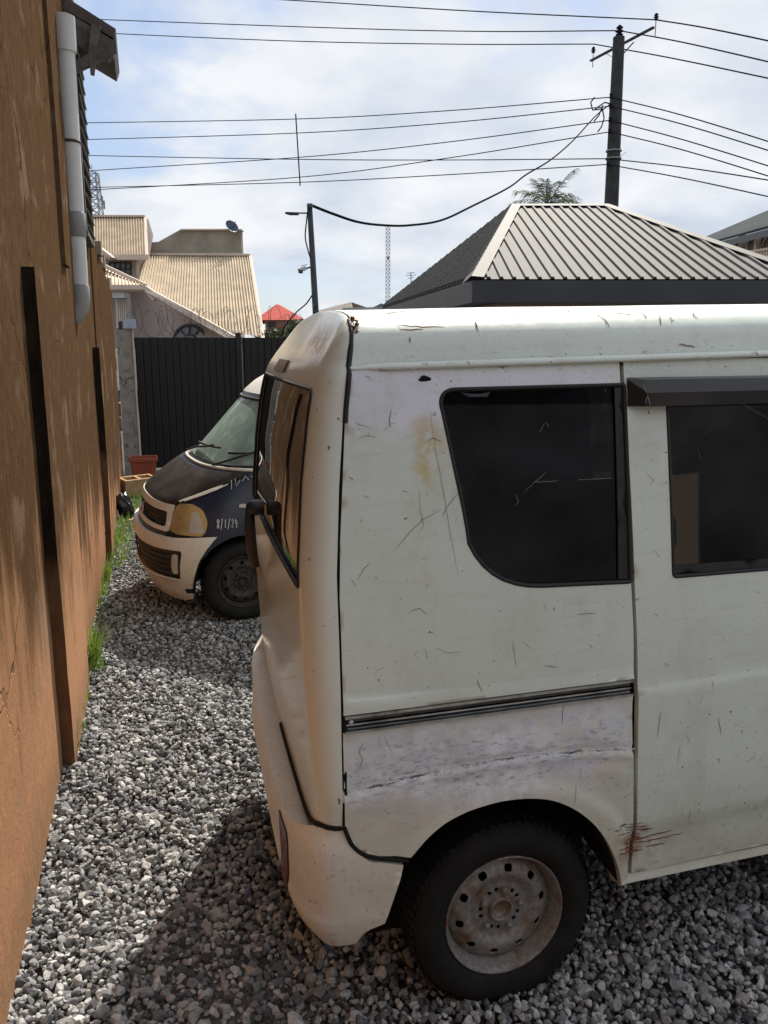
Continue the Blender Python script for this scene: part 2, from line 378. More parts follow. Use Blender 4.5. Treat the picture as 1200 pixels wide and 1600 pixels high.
def m_tail():
    t = NT('tail_paint'); p = t.pos(); s = t.xyz(p); n1 = t.noise(p, 5, 6, .6); n2 = t.noise(p, 26, 5, .6)
    c = t.mix(n1, (.76, .80, .735), (.83, .86, .80))
    # paint flaked to rust on the rounded roof corner
    dz = t.math('ADD', t.math('SUBTRACT', s[2], 1.77), t.math('MULTIPLY', t.math('SUBTRACT', s[1], 2.0), -.1)); r = t.step(t.math('ABSOLUTE', dz), .055, .01)
    r = t.math('MULTIPLY', r, t.math('MULTIPLY', t.step(s[1], 1.93, 2.0), t.step(s[1], 2.36, 2.2)))
    c = t.mix(t.math('MULTIPLY', t.math('MULTIPLY', r, t.step(n2, .38, .50)), .95), c, (.17, .062, .028))
    g = t.math('MULTIPLY', t.step(s[2], 1.69, 1.75), t.step(n1, .42, .62)); c = t.mix(t.math('MULTIPLY', g, .5), c, (.22, .19, .16))
    ch = t.step(t.noise(t.scale(p, (60, 60, 50)), 1, 2, .5), .73, .745); c = t.mix(t.math('MULTIPLY', ch, .8), c, (.09, .06, .045))
    low = t.math('MULTIPLY', t.step(s[2], .9, .5), t.lin(n1, .3, .7, .2, .8)); c = t.mix(t.math('MULTIPLY', low, .35), c, (.42, .32, .21))
    return t.bsdf(c, .13, 0, t.bump(t.math('ADD', n1, t.math('MULTIPLY', t.noise(p, 35, 2), .08)), .08, .02), .5)
M['tail'] = m_tail()
def m_glass(name, tint, rough=.03, dust_sheen=.0, dcol=(.4, .35, .28), film=0.0):
    t = NT(name); tr = t.node('ShaderNodeBsdfTransparent', {0: tint}); gl = t.node('ShaderNodeBsdfGlossy', {0: (1, 1, 1), 'Roughness': rough})
    fr = t.node('ShaderNodeFresnel', {0: 1.52}); mx = t.node('ShaderNodeMixShader', {0: fr.outputs[0], 1: tr.outputs[0], 2: gl.outputs[0]})
    p = t.pos(); n = t.step(t.noise(t.scale(p, (4, 4, 2)), 2.5, 7, .65), .42, .8)
    df = t.node('ShaderNodeBsdfDiffuse', {0: dcol}); m2 = t.node('ShaderNodeMixShader', {0: t.math('ADD', t.math('MULTIPLY', n, dust_sheen * (1 - film)), dust_sheen * .25 + film), 1: mx.outputs[0], 2: df.outputs[0]})
    t.t.links.new(m2.outputs[0], t.out.inputs[0]); return t.m
M['glass'] = m_glass('tinted_glass', (.055, .055, .06), .025, .012, (.3, .27, .22))
M['rear_glass'] = m_glass('rear_glass', (.02, .02, .022), .015, .05, (.35, .25, .15))
M['screen'] = m_glass('windscreen_glass', (.3, .42, .37), .03, .5, (.46, .62, .55), .34)  # pale green film paints the sky reflection into the windscreen
M['clearpane'] = m_glass('light_glass', (.55, .56, .56), .03, .05)
M['rubber'] = simple('black_rubber', (.014, .014, .015), .6, var=.3, sc=30)
M['dark'] = simple('dark_cavity', (.006, .006, .006), .95, var=.2)
M['trim'] = simple('black_plastic', (.022, .022, .024), .38, var=.3, sc=20, bump=.05)
M['smoke'] = simple('smoked_plastic', (.018, .018, .02), .16, var=.2, sc=20)
M['chrome'] = simple('dull_chrome', (.62, .62, .62), .28, 1.0, .2, 30, dirt=(.25, .22, .2))
M['seat'] = simple('grey_seat_cloth', (.12, .115, .11), .9)
M['scratch'] = simple('scratch_bare', (.16, .135, .115), .8, var=.5, sc=60)
M['scratchw'] = simple('scratch_white', (.26, .26, .25), .6)
M['rust'] = simple('rust', (.20, .075, .03), .9, var=.5, sc=40, bump=.3)
M['redlens'] = simple('red_lens', (.16, .015, .018), .2, var=.5, sc=40, dirt=(.06, .03, .02))
M['brownlens'] = simple('brown_lens', (.10, .04, .02), .3, var=.3)
def m_tyre():
    t = NT('tyre_rubber'); p = t.pos(); n = t.noise(p, 18, 6); return t.bsdf(t.ramp(n, [(.3, (.006, .006, .006)), (.75, (.017, .016, .0145))]), .8, 0, t.bump(t.noise(p, 120, 3), .2, .003), .3)
M['tyre'] = m_tyre()
def m_rim():
    t = NT('rusty_steel_rim'); p = t.pos(); n = t.noise(p, 14, 7, .65); n2 = t.noise(p, 70, 5)
    c = t.ramp(n2, [(.3, (.17, .158, .15)), (.7, (.32, .30, .285))]); c = t.mix(t.math('MULTIPLY', t.step(n, .47, .66), .85), c, (.17, .092, .052)); c = t.mix(t.math('MULTIPLY', t.step(n, .62, .74), .8), c, (.09, .042, .022))
    return t.bsdf(c, t.lin(n, .3, .7, .35, .8), .35, t.bump(n2, .2, .003))
M['rim'] = m_rim(); M['raildark'] = simple('rail_channel', (.10, .10, .10), .3, .8, .4, 30)
M['darkrim'] = simple('dark_rusty_rim', (.05, .04, .035), .7, .3, .5, 30)
def m_blue():
    t = NT('navy_van_paint'); p = t.pos(); n = t.noise(p, 6, 6); c = t.ramp(n, [(.3, (.012, .016, .034)), (.7, (.022, .028, .058))])
    pk = t.step(t.noise(t.scale(p, (4, 4, 9)), 4, 6, .65), .60, .75); c = t.mix(t.math('MULTIPLY', pk, .35), c, (.11, .095, .095)); return t.bsdf(c, .32, 0, None, .45)
M['navy'] = m_blue()
def m_hood():
    t = NT('faded_black_bonnet'); p = t.pos(); n = t.noise(p, 7, 7, .65); c = t.ramp(n, [(.3, (.014, .011, .010)), (.7, (.040, .032, .027))])
    d = t.step(t.noise(p, 45, 4, .6), .66, .73); c = t.mix(t.math('MULTIPLY', d, .5), c, (.22, .18, .15)); return t.bsdf(c, t.lin(n, .3, .7, .42, .65), 0, t.bump(n, .1, .01), .35)
M['hood'] = m_hood()
M['cream'] = m_vanpaint('cream_van_paint', (.82, .76, .67), False)
M['amber'] = simple('aged_headlamp_lens', (.46, .31, .14), .18, var=.3, sc=9)
M['clearlens'] = simple('clear_lens', (.50, .47, .42), .12, var=.2)
M['grille'] = simple('black_grille', (.02, .018, .016), .5, sc=20)
def m_concrete(name, c, sc=6, crack=True):
    t = NT(name); p = t.pos(); n = t.noise(p, sc, 8, .65); b = t.ramp(n, [(.28, tuple(x * .6 for x in c)), (.7, tuple(x * 1.15 for x in c))])
    if crack:
        wv = t.node('ShaderNodeTexNoise', {'Vector': p, 'Scale': 5.0, 'Detail': 5.0}).outputs[1]; v = t.node('ShaderNodeTexVoronoi', {'Vector': t.mix(.45, p, wv, 'ADD'), 'Scale': 3.6}, feature='DISTANCE_TO_EDGE').outputs[0]
        v = t.math('ADD', v, t.math('MULTIPLY', t.noise(p, 12, 4), .06)); b = t.mix(t.math('MULTIPLY', t.step(v, .052, .035), .8), b, (.05, .045, .04))
    return t.bsdf(b, .92, 0, t.bump(t.noise(p, sc * 12, 5), .4, .006), .2)
M['concrete'] = m_concrete('weathered_concrete', (.30, .28, .25))
M['block'] = m_concrete('sandcrete_block', (.26, .21, .16), 12, False)
M['tanblock'] = m_concrete('tan_block', (.48, .32, .17), 14, False)
M['gate'] = simple('black_gate_paint', (.007, .007, .008), .55, var=.5, sc=5, dirt=(.018, .016, .015))
M['wire'] = simple('rusty_wire', (.05, .04, .035), .7, .4)
M['cable'] = simple('black_cable', (.02, .021, .025), .95, spec=.0)
M['pole'] = simple('dark_pole_timber', (.036, .035, .038), .85, var=.4, sc=5, bump=.3)
M['pole2'] = simple('dark_steel_pole', (.05, .055, .06), .6, var=.3, sc=4)
M['pvc'] = simple('grey_white_pvc', (.52, .51, .50), .45, var=.08, sc=4)
M['pvcg'] = simple('grey_pvc', (.21, .205, .20), .5, var=.1, sc=5)
M['timber'] = simple('weathered_timber', (.10, .085, .075), .9, var=.5, sc=14, bump=.4)
M['sheet'] = simple('rusty_eave_sheet', (.075, .06, .055), .8, var=.4, sc=6)
M['terracotta'] = simple('terracotta', (.34, .085, .045), .75, var=.2, sc=7)
M['bag'] = simple('black_polythene', (.012, .012, .014), .3, var=.3, sc=20)
M['wood'] = simple('pale_wood', (.42, .29, .17), .8)
def m_leaf(name, a, b):
    t = NT(name); r = t.node('ShaderNodeNewGeometry').outputs['Random Per Island']; c = t.ramp(r, [(0, a), (1, b)])
    bs = t.node('ShaderNodeBsdfPrincipled', {'Base Color': c, 'Roughness': .5}); tl = t.node('ShaderNodeBsdfTranslucent', {0: t.mix(1.0, c, (1.0, 1.15, .55), 'MULTIPLY')}); mx_ = t.node('ShaderNodeMixShader', {0: .45, 1: bs.outputs[0], 2: tl.outputs[0]}); t.t.links.new(mx_.outputs[0], t.out.inputs[0]); return t.m
M['grass'] = m_leaf('grass_blade', (.09, .16, .03), (.24, .32, .08))
M['palm'] = m_leaf('palm_leaf', (.030, .045, .028), (.075, .095, .06))
M['bush'] = m_leaf('bush_leaf', (.02, .04, .012), (.07, .10, .03))
def m_roofmetal(name, c, rough, metal, dirt):
    t = NT(name); p = t.pos(); n = t.noise(t.scale(p, (1, 1, 1)), 2.5, 7, .65); b = t.ramp(n, [(.3, tuple(x * .75 for x in c)), (.7, tuple(min(1, x * 1.2) for x in c))])
    b = t.mix(t.math('MULTIPLY', t.step(t.noise(p, 1.1, 6, .6), .5, .7), .5), b, dirt); return t.bsdf(b, rough, metal, None)
M['hiproof'] = m_roofmetal('weathered_roof_sheet', (.045, .0445, .044), .75, .0, (.030, .027, .025))
M['hipcap'] = m_roofmetal('roof_ridge_cap', (.052, .050, .048), .7, .0, (.038, .034, .031))
M['fascia'] = simple('charcoal_fascia', (.035, .036, .042), .5, var=.2, sc=2)
M['creamroof'] = m_roofmetal('cream_roof_sheet', (.58, .47, .33), .6, .0, (.48, .38, .27))
M['creamwall'] = simple('cream_wall', (.50, .42, .34), .9, var=.1, sc=1)
M['parapet'] = m_concrete('rendered_parapet', (.36, .31, .25), 1.2, False)
M['mauvewall'] = simple('mauve_wall', (.33, .27, .245), .9, var=.08, sc=1)
M['creamtrim'] = simple('cream_trim', (.58, .47, .38), .7, var=.1, sc=2)
M['pane'] = m_glass('window_pane', (.12, .14, .16), .02, .35, (.40, .45, .50), .25)
M['frame'] = simple('dark_frame', (.03, .03, .033), .5)
M['redroof'] = simple('red_tile_roof', (.34, .04, .028), .75, var=.25, sc=3, spec=.1)
M['greyroof'] = simple('slate_roof_sheet', (.055, .066, .072), .85, var=.15, sc=1, spec=.05)
M['brownroof'] = simple('old_brown_roof', (.16, .13, .115), .7, var=.3, sc=2)
M['steel'] = simple('galvanised_tower', (.26, .27, .29), .6, .3)
M['dish'] = simple('blue_dish', (.045, .07, .13), .5)
M['bluesheet'] = simple('pale_blue_panel', (.36, .43, .55), .5, var=.1)
M['added_house_wall'] = simple('added_house_dark_wall', (.085, .092, .11), .9, var=.6, sc=.45)
M['house2'] = simple('tan_house_wall', (.38, .30, .25), .9, var=.1, sc=1)

# ================================================================== ground and gravel
g = MB(); g.add([(-400, -400, -.03), (400, -400, -.03), (400, 400, -.03), (-400, 400, -.03)], [(0, 1, 2, 3)])
struct(g.build('ground', M['ground']))
def wallx(y): return -.445 + .012 * (y - 2.5)
def ico(sub):
    b = bmesh.new(); bmesh.ops.create_icosphere(b, subdivisions=sub, radius=1.0)
    v = np.array([tuple(q.co) for q in b.verts]); f = np.array([[q.index for q in p.verts] for p in b.faces]); b.free(); return v, f
def stone_kinds(sub, n):
    out = []; v, f = ico(sub)
    for k in range(n):
        s = np.array([rng.uniform(.85, 1.25), rng.uniform(.7, 1.0), rng.uniform(.5, .8)]); w_ = v * s
        for _ in range(9):                                   # chip flat facets off
            d = rng.normal(size=3); d /= np.linalg.norm(d); h = rng.uniform(.36, .62); q = w_ @ d
            w_ = w_ - np.outer(np.maximum(0, q - h), d)
        w_ = w_ * (1 + rng.normal(scale=.035, size=(len(w_), 1))); out.append(w_)
    return out, f
def scatter(name, areas, kinds, faces, size, label):
    VV = []; FF = []; b = 0; F0 = faces; nv = len(kinds[0])
    P = []
    for (x0, x1, y0, y1, sp) in areas:
        gx, gy = np.meshgrid(np.arange(x0, x1, sp), np.arange(y0, y1, sp)); q = np.stack([gx.ravel(), gy.ravel()], 1); q += rng.uniform(-.55, .55, q.shape) * sp
        q = q[q[:, 0] > wallx(q[:, 1]) - .02]; P.append(q)
    P = np.concatenate(P); n = len(P)
    K = np.array(kinds)[rng.integers(0, len(kinds), n)]                                   # n,nv,3
    sz = size * np.exp(rng.normal(scale=.30, size=n)) * .5
    ax, az, ay = rng.normal(scale=.45, size=n), rng.uniform(0, 6.283, n), rng.normal(scale=.45, size=n)
    ca, sa = np.cos(ax), np.sin(ax); K = np.stack([K[:, :, 0], K[:, :, 1] * ca[:, None] - K[:, :, 2] * sa[:, None], K[:, :, 1] * sa[:, None] + K[:, :, 2] * ca[:, None]], 2)
    ca, sa = np.cos(ay), np.sin(ay); K = np.stack([K[:, :, 0] * ca[:, None] + K[:, :, 2] * sa[:, None], K[:, :, 1], -K[:, :, 0] * sa[:, None] + K[:, :, 2] * ca[:, None]], 2)
    ca, sa = np.cos(az), np.sin(az); K = np.stack([K[:, :, 0] * ca[:, None] - K[:, :, 1] * sa[:, None], K[:, :, 0] * sa[:, None] + K[:, :, 1] * ca[:, None], K[:, :, 2]], 2)
    und = .012 * np.sin(P[:, 0] * 3.1 + 1) * np.sin(P[:, 1] * 2.3) + .008 * np.sin(P[:, 0] * 7 + P[:, 1] * 5)
    V = K * sz[:, None, None] + np.stack([P[:, 0], P[:, 1], und - .012 + rng.uniform(-.010, .010, n)], 1)[:, None, :]
    F = (F0[None] + (np.arange(n) * nv)[:, None, None]).reshape(-1, 3); V = V.reshape(-1, 3)
    me = bpy.data.meshes.new(name); me.vertices.add(len(V)); me.vertices.foreach_set('co', V.ravel().astype(np.float32))
    me.loops.add(len(F) * 3); me.loops.foreach_set('vertex_index', F.ravel().astype(np.int32))
    me.polygons.add(len(F)); me.polygons.foreach_set('loop_start', np.arange(0, len(F) * 3, 3, dtype=np.int32)); me.polygons.foreach_set('loop_total', np.full(len(F), 3, np.int32))
    me.update(calc_edges=True); me.polygons.foreach_set('use_smooth', np.zeros(len(F), bool)); me.materials.append(M['gravel'])
    o = bpy.data.objects.new(name, me); col.objects.link(o); tag(o, label, 'gravel', kind='stuff'); return o
kn, kf = stone_kinds(2, 28)
scatter('gravel', [(-.5, 1.9, 1.2, 2.3, .0168), (-.5, .6, 2.3, 3.4, .0168)], kn, kf, .0280, 'coarse grey crushed gravel in front of and under the white van')
ks, kfs = stone_kinds(1, 30)
scatter('gravel', [(-.5, .9, 3.4, 5.4, .0178), (-.5, .6, 5.4, 8.0, .020), (-.5, 1.6, 8.0, 12.0, .03), (.6, 2.6, 2.3, 3.4, .035), (.9, 3.6, 3.4, 8.0, .05), (-.5, 4.2, -.8, 1.2, .04), (1.9, 4.2, 1.2, 3.4, .04)], ks, kfs, .0285, 'far grey gravel by the black gate and navy van')

# ================================================================== left building
bld = empty('plastered_building', (-2.4, 2.0, 0), 'tall ochre-brown plastered building along the left side of the yard', 'building')
def wallgrid(name, y0, y1, z0, z1, dx, mat, parent, thick=.25, topslope=0.0, endmat=None):
    """plaster face that leans and undulates a little, closed at the ends and top"""
    m = MB(); ny = max(2, int((y1 - y0) / .16)); nz = max(2, int((z1 - z0) / .16)); vs = []
    for j in range(nz + 1):
        for i in range(ny + 1):
            y = y0 + (y1 - y0) * i / ny; z = z0 + (z1 - z0 - topslope * (i / ny)) * j / nz
            q = mnoise.noise(Vector((y * .9, z * .8, dx * 9))) * .010 + mnoise.noise(Vector((y * 4, z * 4, 3))) * .003
            vs.append((wallx(y) + dx + .004 * z + q, y, z))
    n1 = ny + 1
    m.add(vs, [(j * n1 + i, j * n1 + i + 1, (j + 1) * n1 + i + 1, (j + 1) * n1 + i) for j in range(nz) for i in range(ny)], True)
    def edge(ids):
        e = [Vector(vs[i]) for i in ids]; k = len(e); m.add(e + [p + Vector((-thick, 0, 0)) for p in e], [(i, i + k, i + 1 + k, i + 1) for i in range(k - 1)])
    edge([j * n1 for j in range(nz + 1)]); edge([nz * n1 + i for i in range(n1)]); edge([j * n1 + ny for j in range(nz, -1, -1)])
    o = m.build(name, mat, parent)
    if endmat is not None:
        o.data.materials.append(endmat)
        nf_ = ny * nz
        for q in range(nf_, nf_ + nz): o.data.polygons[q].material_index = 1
    return o
wallgrid('wall', -4.0, 7.35, -.1, 5.0, 0.0, M['plaster'], bld, 3.6)
wallgrid('pilaster', 3.45, 4.35, -.1, 2.06, .050, M['plaster'], bld, .1, .35, M['shaded_end'])
wallgrid('pilaster', 6.95, 7.33, -.1, 1.74, .050, M['plaster'], bld, .1, .08, M['shaded_end'])
wallgrid('plaster_strip', 4.96, 5.22, 2.2, 4.6, .022, M['plaster'], bld, .06)
# eave end: sloping sheet, fascia board, bracket
P = lambda u, v, Y=6.0: atY(u, v, Y)
ev = MB()
a0, a1, a2, a3 = P(104, -4), P(181, 45), P(176, 62), P(98, 14)
ev.prism([a0, a1, a2, a3], (0, .9, .0)); ev.build('eave_sheet', M['sheet'], bld, recalc=True)
ev = MB(); ev.prism([P(100, 14), P(178, 60), P(177, 88), P(168, 96), P(150, 82), P(136, 82), P(118, 66), P(96, 52)], (0, .05, 0)); ev.build('fascia_board', M['timber'], bld, recalc=True)
ev = MB(); ev.prism([P(143, 36, 5.94), P(157, 38, 5.94), P(147, 116, 5.94), P(141, 114, 5.94), P(138, 80, 5.94)], (0, .045, 0)); ev.build('broken_board', M['timber'], bld, recalc=True)
ev = MB(); ev.bar(P(113, 108, 5.97), P(166, 82, 5.97), .05, .06); ev.build('bracket', M['timber'], bld)
for k, (u, v) in enumerate(((171, 88), (176, 78))):
    ev = MB(); ev.bar(P(u - 3, v - 30, 6.03), P(u, v + 6, 6.03), .02, .05); ev.build('splintered_board', M['timber'], bld)
# louvred window at the far end of the upper wall
lw = MB(); yw0, yw1, zw0, zw1 = 6.35, 7.25, 2.55, 4.1; xw = wallx(6.8) + .03
lw.box((xw, yw0, (zw0 + zw1) / 2), (.07, .05, zw1 - zw0)); lw.box((xw, yw1, (zw0 + zw1) / 2), (.07, .05, zw1 - zw0)); lw.box((xw, (yw0 + yw1) / 2, zw0), (.07, yw1 - yw0 - .06, .05)); lw.box((xw, (yw0 + yw1) / 2, zw1), (.07, yw1 - yw0 - .06, .05))
win = lw.build('louvre_window', M['timber'], bld)
for k in range(14):
    s = MB(); s.box((xw + .02, (yw0 + yw1) / 2, zw0 + .07 + k * .107), (.008, yw1 - yw0 - .08, .09), Matrix.Rotation(R(-35), 3, 'Y')); s.build('slat', M['pvcg'], win)
# plaster scar and cable on the wall
# ---------------------------------------------------------------- drainpipe
dp = empty('drainpipe', (wallx(5.8) + .08, 5.8, 1.9), 'grey plastic drainpipe with dark elbow on the ochre wall', 'drainpipe')
tp, bt = atY(100, 60, 5.8), atY(124, 466, 5.8); rp = .060
PT = lambda t: tp + (bt - tp) * t
MB().tube([PT(0), PT(.55), PT(1.0)], rp, 24).build('pipe', M['pvc'], dp)
MB().tube([PT(-.08), PT(0.0), PT(.03), PT(.05)], [rp * 1.18] * 4, 24).build('socket', M['pvc'], dp)
MB().tube([PT(.655), PT(.66), PT(.75), PT(.755)], [rp * 1.02, rp * 1.13, rp * 1.13, rp * 1.02], 24).build('coupling', M['pvcg'], dp)
e0 = PT(.945); el = [e0, PT(.95), PT(1.0), PT(1.0) + Vector((-.005, 0, -.05)), PT(1.0) + Vector((-.035, 0, -.10)), PT(1.0) + Vector((-.09, 0, -.125)), PT(1.0) + Vector((-.15, 0, -.13))]
MB().tube(el, [rp * 1.02, rp * 1.12] + [rp * 1.12] * 5, 24).build('elbow', M['pvcg'], dp)
sp = MB(); c = PT(.385); sp.lathe([(rp * 1.02, -.008), (rp * 1.1, -.008), (rp * 1.1, .008), (rp * 1.02, .008)], 24, c, 'Z', True); sp.tube([c + Vector((-.05, -.05, 0)), c + Vector((-.12, -.09, .0))], .005); sp.build('strap', M['wire'], dp)

# ---------------------------------------------------------------- boundary wall with ragged block end
bw = empty('boundary_wall', (wallx(9), 9.0, 0), 'lower ochre boundary wall with ragged block end beyond the building', 'wall')
wallgrid('wall', 7.36, 10.75, -.1, 2.62, .012, M['plaster'], bw, .2, .25)
for j in range(13):
    L = random.uniform(.10, .26); b = MB(); z = .1 + j * .19
    b.box((wallx(10.8) - .09 + random.uniform(-.02, .03), 10.76 + L / 2, z + .09), (.2, L, .165), Matrix.Rotation(random.uniform(-.06, .06), 3, 'X') @ Matrix.Rotation(random.uniform(-.05, .05), 3, 'Z'))
    b.build('block', M['block'], bw)
for j in range(9):
    L = .30; b = MB(); b.box((wallx(9) - .08 + random.uniform(-.03, .04), 7.55 + j * .36, 2.67 - j * .022 + random.uniform(-.02, .03)), (.2, L, random.uniform(.07, .14)), Matrix.Rotation(random.uniform(-.15, .15), 3, 'X')); b.build('block', M['block'], bw)

# ================================================================== white van
Y0, HW = 1.739, .7375; YC = Y0 + HW
def off(z): return .095 * max(0.0, min(1.0, (z - .95) / .82)) ** 1.4
def rake(x): return .0245 * (max(.42, min(x, 2.4)) - .47)
def sst(a, b, x): t = max(0., min(1., (x - a) / (b - a))); return t * t * (3 - 2 * t)
def relief(x, z):
    r = 0.0
    if x < 1.2:
        zg = .953 - .026 * (x - .4); r += .005 * sst(zg + .004, zg - .004, z) * sst(.85, .9, z)
        if z < .87:
            k = sst(.58, .66, z) * sst(.87, .84, z); q = mnoise.noise(Vector((x * 9, z * 14, 1))); q2 = mnoise.noise(Vector((x * 28, z * 40, 5)))
            zc = .712 + .03 * math.sin(math.pi * (x - .41) / .8) + .004 * mnoise.noise(Vector((x * 30, 0, 0)))
            r += k * (.0045 * q + .0016 * q2) - .006 * math.exp(-((z - zc) / .006) ** 2) + .005 * math.exp(-((z - zc + .016) / .008) ** 2)
            d = math.hypot(x - .86, z - .26); r += .010 * sst(.42, .372, d)
    else:
        zc = .882 + .02 * (x - 1.21); r += .007 * sst(zc + .012, zc - .016, z)
        zc2 = .462 + .03 * (x - 1.23); r -= .013 * sst(zc2 + .03, zc2 - .05, z)
    r += .0016 * mnoise.noise(Vector((x * 2.2, z * 2.4, 7)))
    return r
def side(x, z): return Vector((x, Y0 + off(z) - relief(x, z), z))
def fside(x, z): return Vector((x, 2 * YC - (Y0 + off(z)), z))
def inner(d): return lambda x, z: side(x, z) + Vector((0, d, 0))
van = empty('white_van', (1.9, YC, 0), 'battered white van with patched side and tinted windows in the foreground', 'van')

arch0 = [(.573, .512), (.62, .560), (.674, .596), (.742, .618), (.814, .626), (.89, .622), (.961, .605), (1.025, .570), (1.079, .524), (1.123, .470), (1.154, .413), (1.175, .360), (1.187, .307)]
def spline2(pts, n=5):
    Q = [np.array(p) for p in pts]; Q = [2 * Q[0] - Q[1]] + Q + [2 * Q[-1] - Q[-2]]; out = []
    for i in range(1, len(Q) - 2):
        for k in range(n):
            t = k / n; a, b, c, d = Q[i - 1:i + 3]; out.append(tuple(.5 * (2 * b + (c - a) * t + (2 * a - 5 * b + 4 * c - d) * t * t + (3 * b - a - 3 * c + d) * t ** 3)))
    out.append(tuple(pts[-1])); return out
arch = spline2(arch0)
zr = 1.716
upper = [(.405, .917), (1.187, .916), (1.181, 1.05), (1.172, 1.174), (1.146, zr + .006 + rake(1.15)), (.8, zr + rake(.8)), (.447, zr), (.435, 1.63), (.410, 1.33), (.404, 1.2)]
wq = fillet([(.660, 1.670), (1.160, 1.675), (1.172, 1.175), (.735, 1.192)], [.045, .008, .008, .19], 9)
# sharpen the slanting left edge of the quarter window
wq = [(x + (.012 * math.sin(math.pi * max(0, min(1, (1.64 - z) / .4))) if x < .72 else 0), z) for x, z in wq]
panel('quarter_panel', upper, side, M['white'], van, [wq], (.022, .022), .015, zl=(.95, .956))
lower = [(.407, .62), (.420, .575), (.470, .530)] + arch + [(1.216, .309), (1.214, .479), (1.189, .870), (.404, .869)]
panel('lower_quarter_panel', lower, side, M['white'], van, (), (.013, .011), .02)
qg = panel('quarter_window', wq, inner(.010), M['glass'], van, (), (.05, .05), 0)
loop_tube('window_seal', wq, inner(.004), .0065, M['rubber'], qg)
panel('window_trim', [(1.138, 1.186), (1.166, 1.182), (1.156, 1.668), (1.134, 1.668)], inner(.004), M['trim'], qg, (), (.03, .05), .004)
# sliding door rail
rail = MB(); rail.prism([(.404, Y0 + .03, .867), (1.19, Y0 + .03, .867), (1.19, Y0 + .03, .919), (.404, Y0 + .03, .919)], (0, .01, 0)); ro = rail.build('slide_rail', M['dark'], van, recalc=True)
for z, h, d, mt in ((.9105, .0075, -.007, 'chrome'), (.897, .011, .010, 'raildark'), (.887, .004, .004, 'chrome'), (.880, .008, .012, 'raildark'), (.8735, .006, -.010, 'chrome')):
    MB().box((.797, Y0 + d + .006, z), (.778, .012, h)).build('rail_strip', M[mt], ro)
for x in (.425,): MB().lathe([(0, -.004), (.006, -.004), (.007, 0), (.007, .006)], 10, (x, Y0 + .008, .893)).build('screw', M['chrome'], ro)
# sliding door
dz0 = .326
door = [(1.227, dz0), (2.10, dz0 + .012), (2.09, 1.70 + .04), (1.158, zr + .006 + rake(1.16)), (1.183, 1.174), (1.200, .914), (1.226, .479)]
w2 = fillet([(1.282, 1.650), (1.98, 1.660), (1.99, 1.172), (1.298, 1.178)], .012, 3)
dr = panel('sliding_door', door, side, M['white'], van, [w2], (.03, .03), .02, zl=(.87, .885, .895, .45, .475, .49, .505))
dg = panel('door_window', w2, inner(.008), M['glass'], dr, (), (.06, .06), 0); loop_tube('window_seal', w2, inner(.003), .006, M['rubber'], dg)
panel('lower_glass_band', [(1.300, 1.182), (1.97, 1.176), (1.97, 1.20), (1.30, 1.207)], inner(.006), M['trim'], dg, (), (.05, .03), 0)
vis = MB(); prof = [(.0, .035), (-.022, .030), (-.034, -.002), (-.036, -.036), (-.030, -.036), (-.028, -.004), (.004, .022)]; vs = []; xs = list(np.linspace(1.166, 2.02, 24))
for x in xs:
    for (dy, dzv) in prof:
        zc = 1.658 + .002 * (x - 1.17); k = 1 if 1.17 < x < 2.015 else .25; vs.append((x, Y0 + off(zc) + .002 + dy * k, zc + dzv))
npf = len(prof); vis.add(vs, [(i * npf + k, i * npf + (k + 1) % npf, (i + 1) * npf + (k + 1) % npf, (i + 1) * npf + k) for i in range(len(xs) - 1) for k in range(npf)], False)
vis.add(vs[:npf], [tuple(range(npf))]); vis.add(vs[-npf:], [tuple(reversed(range(npf)))]); vis.build('rain_visor', M['smoke'], dr, recalc=True)
hd = MB(); hd.box((1.95, Y0 - .012, 1.0), (.14, .03, .035)); hd.build('handle', M['trim'], dr)
# front door, front wing (mostly beyond the frame)
arcf = [(3.2 + .36 * math.cos(a), .27 + .36 * math.sin(a)) for a in np.linspace(math.pi - .12, .12, 14)]
fd = [(2.108, dz0 + .012), (2.84, .33)] + arcf[:1] + arcf[1:] + [(3.60, .36), (3.60, 1.0), (3.45, 1.0), (3.12, 1.735), (2.098, 1.74)]
fd = [(x, z) for x, z in fd if x <= 3.46 or z < 1.01]
w3 = fillet([(2.17, 1.66), (3.06, 1.66), (3.30, 1.12), (2.17, 1.17)], .02, 3)
fp = panel('front_door', fd, side, M['white'], van, [w3], (.05, .05), .02); panel('front_window', w3, inner(.008), M['glass'], fp, (), (.1, .1), 0)
# far side
panel('far_side_panel', [(.470, .40), (3.6, .33), (3.6, 1.0), (3.12, zr + .03), (.545, zr), (.47, 1.2)], fside, M['white'], van, [fillet([(.70, 1.66), (1.15, 1.66), (1.17, 1.19), (.73, 1.2)], .05), [(1.29, 1.65), (2.0, 1.65), (2.0, 1.18), (1.29, 1.18)], [(2.15, 1.65), (3.05, 1.65), (3.3, 1.15), (2.15, 1.18)]], (.08, .08), .015, flip=True)
for k, pl in enumerate(([(.68, 1.68), (1.17, 1.68), (1.19, 1.17), (.71, 1.18)], [(1.28, 1.66), (2.02, 1.66), (2.02, 1.16), (1.28, 1.16)], [(2.13, 1.66), (3.07, 1.66), (3.32, 1.13), (2.13, 1.16)])):
    panel('far_window', pl, lambda x, z: fside(x, z) + Vector((0, -.012, 0)), M['clearpane'], van, (), (.1, .1), 0, flip=True)
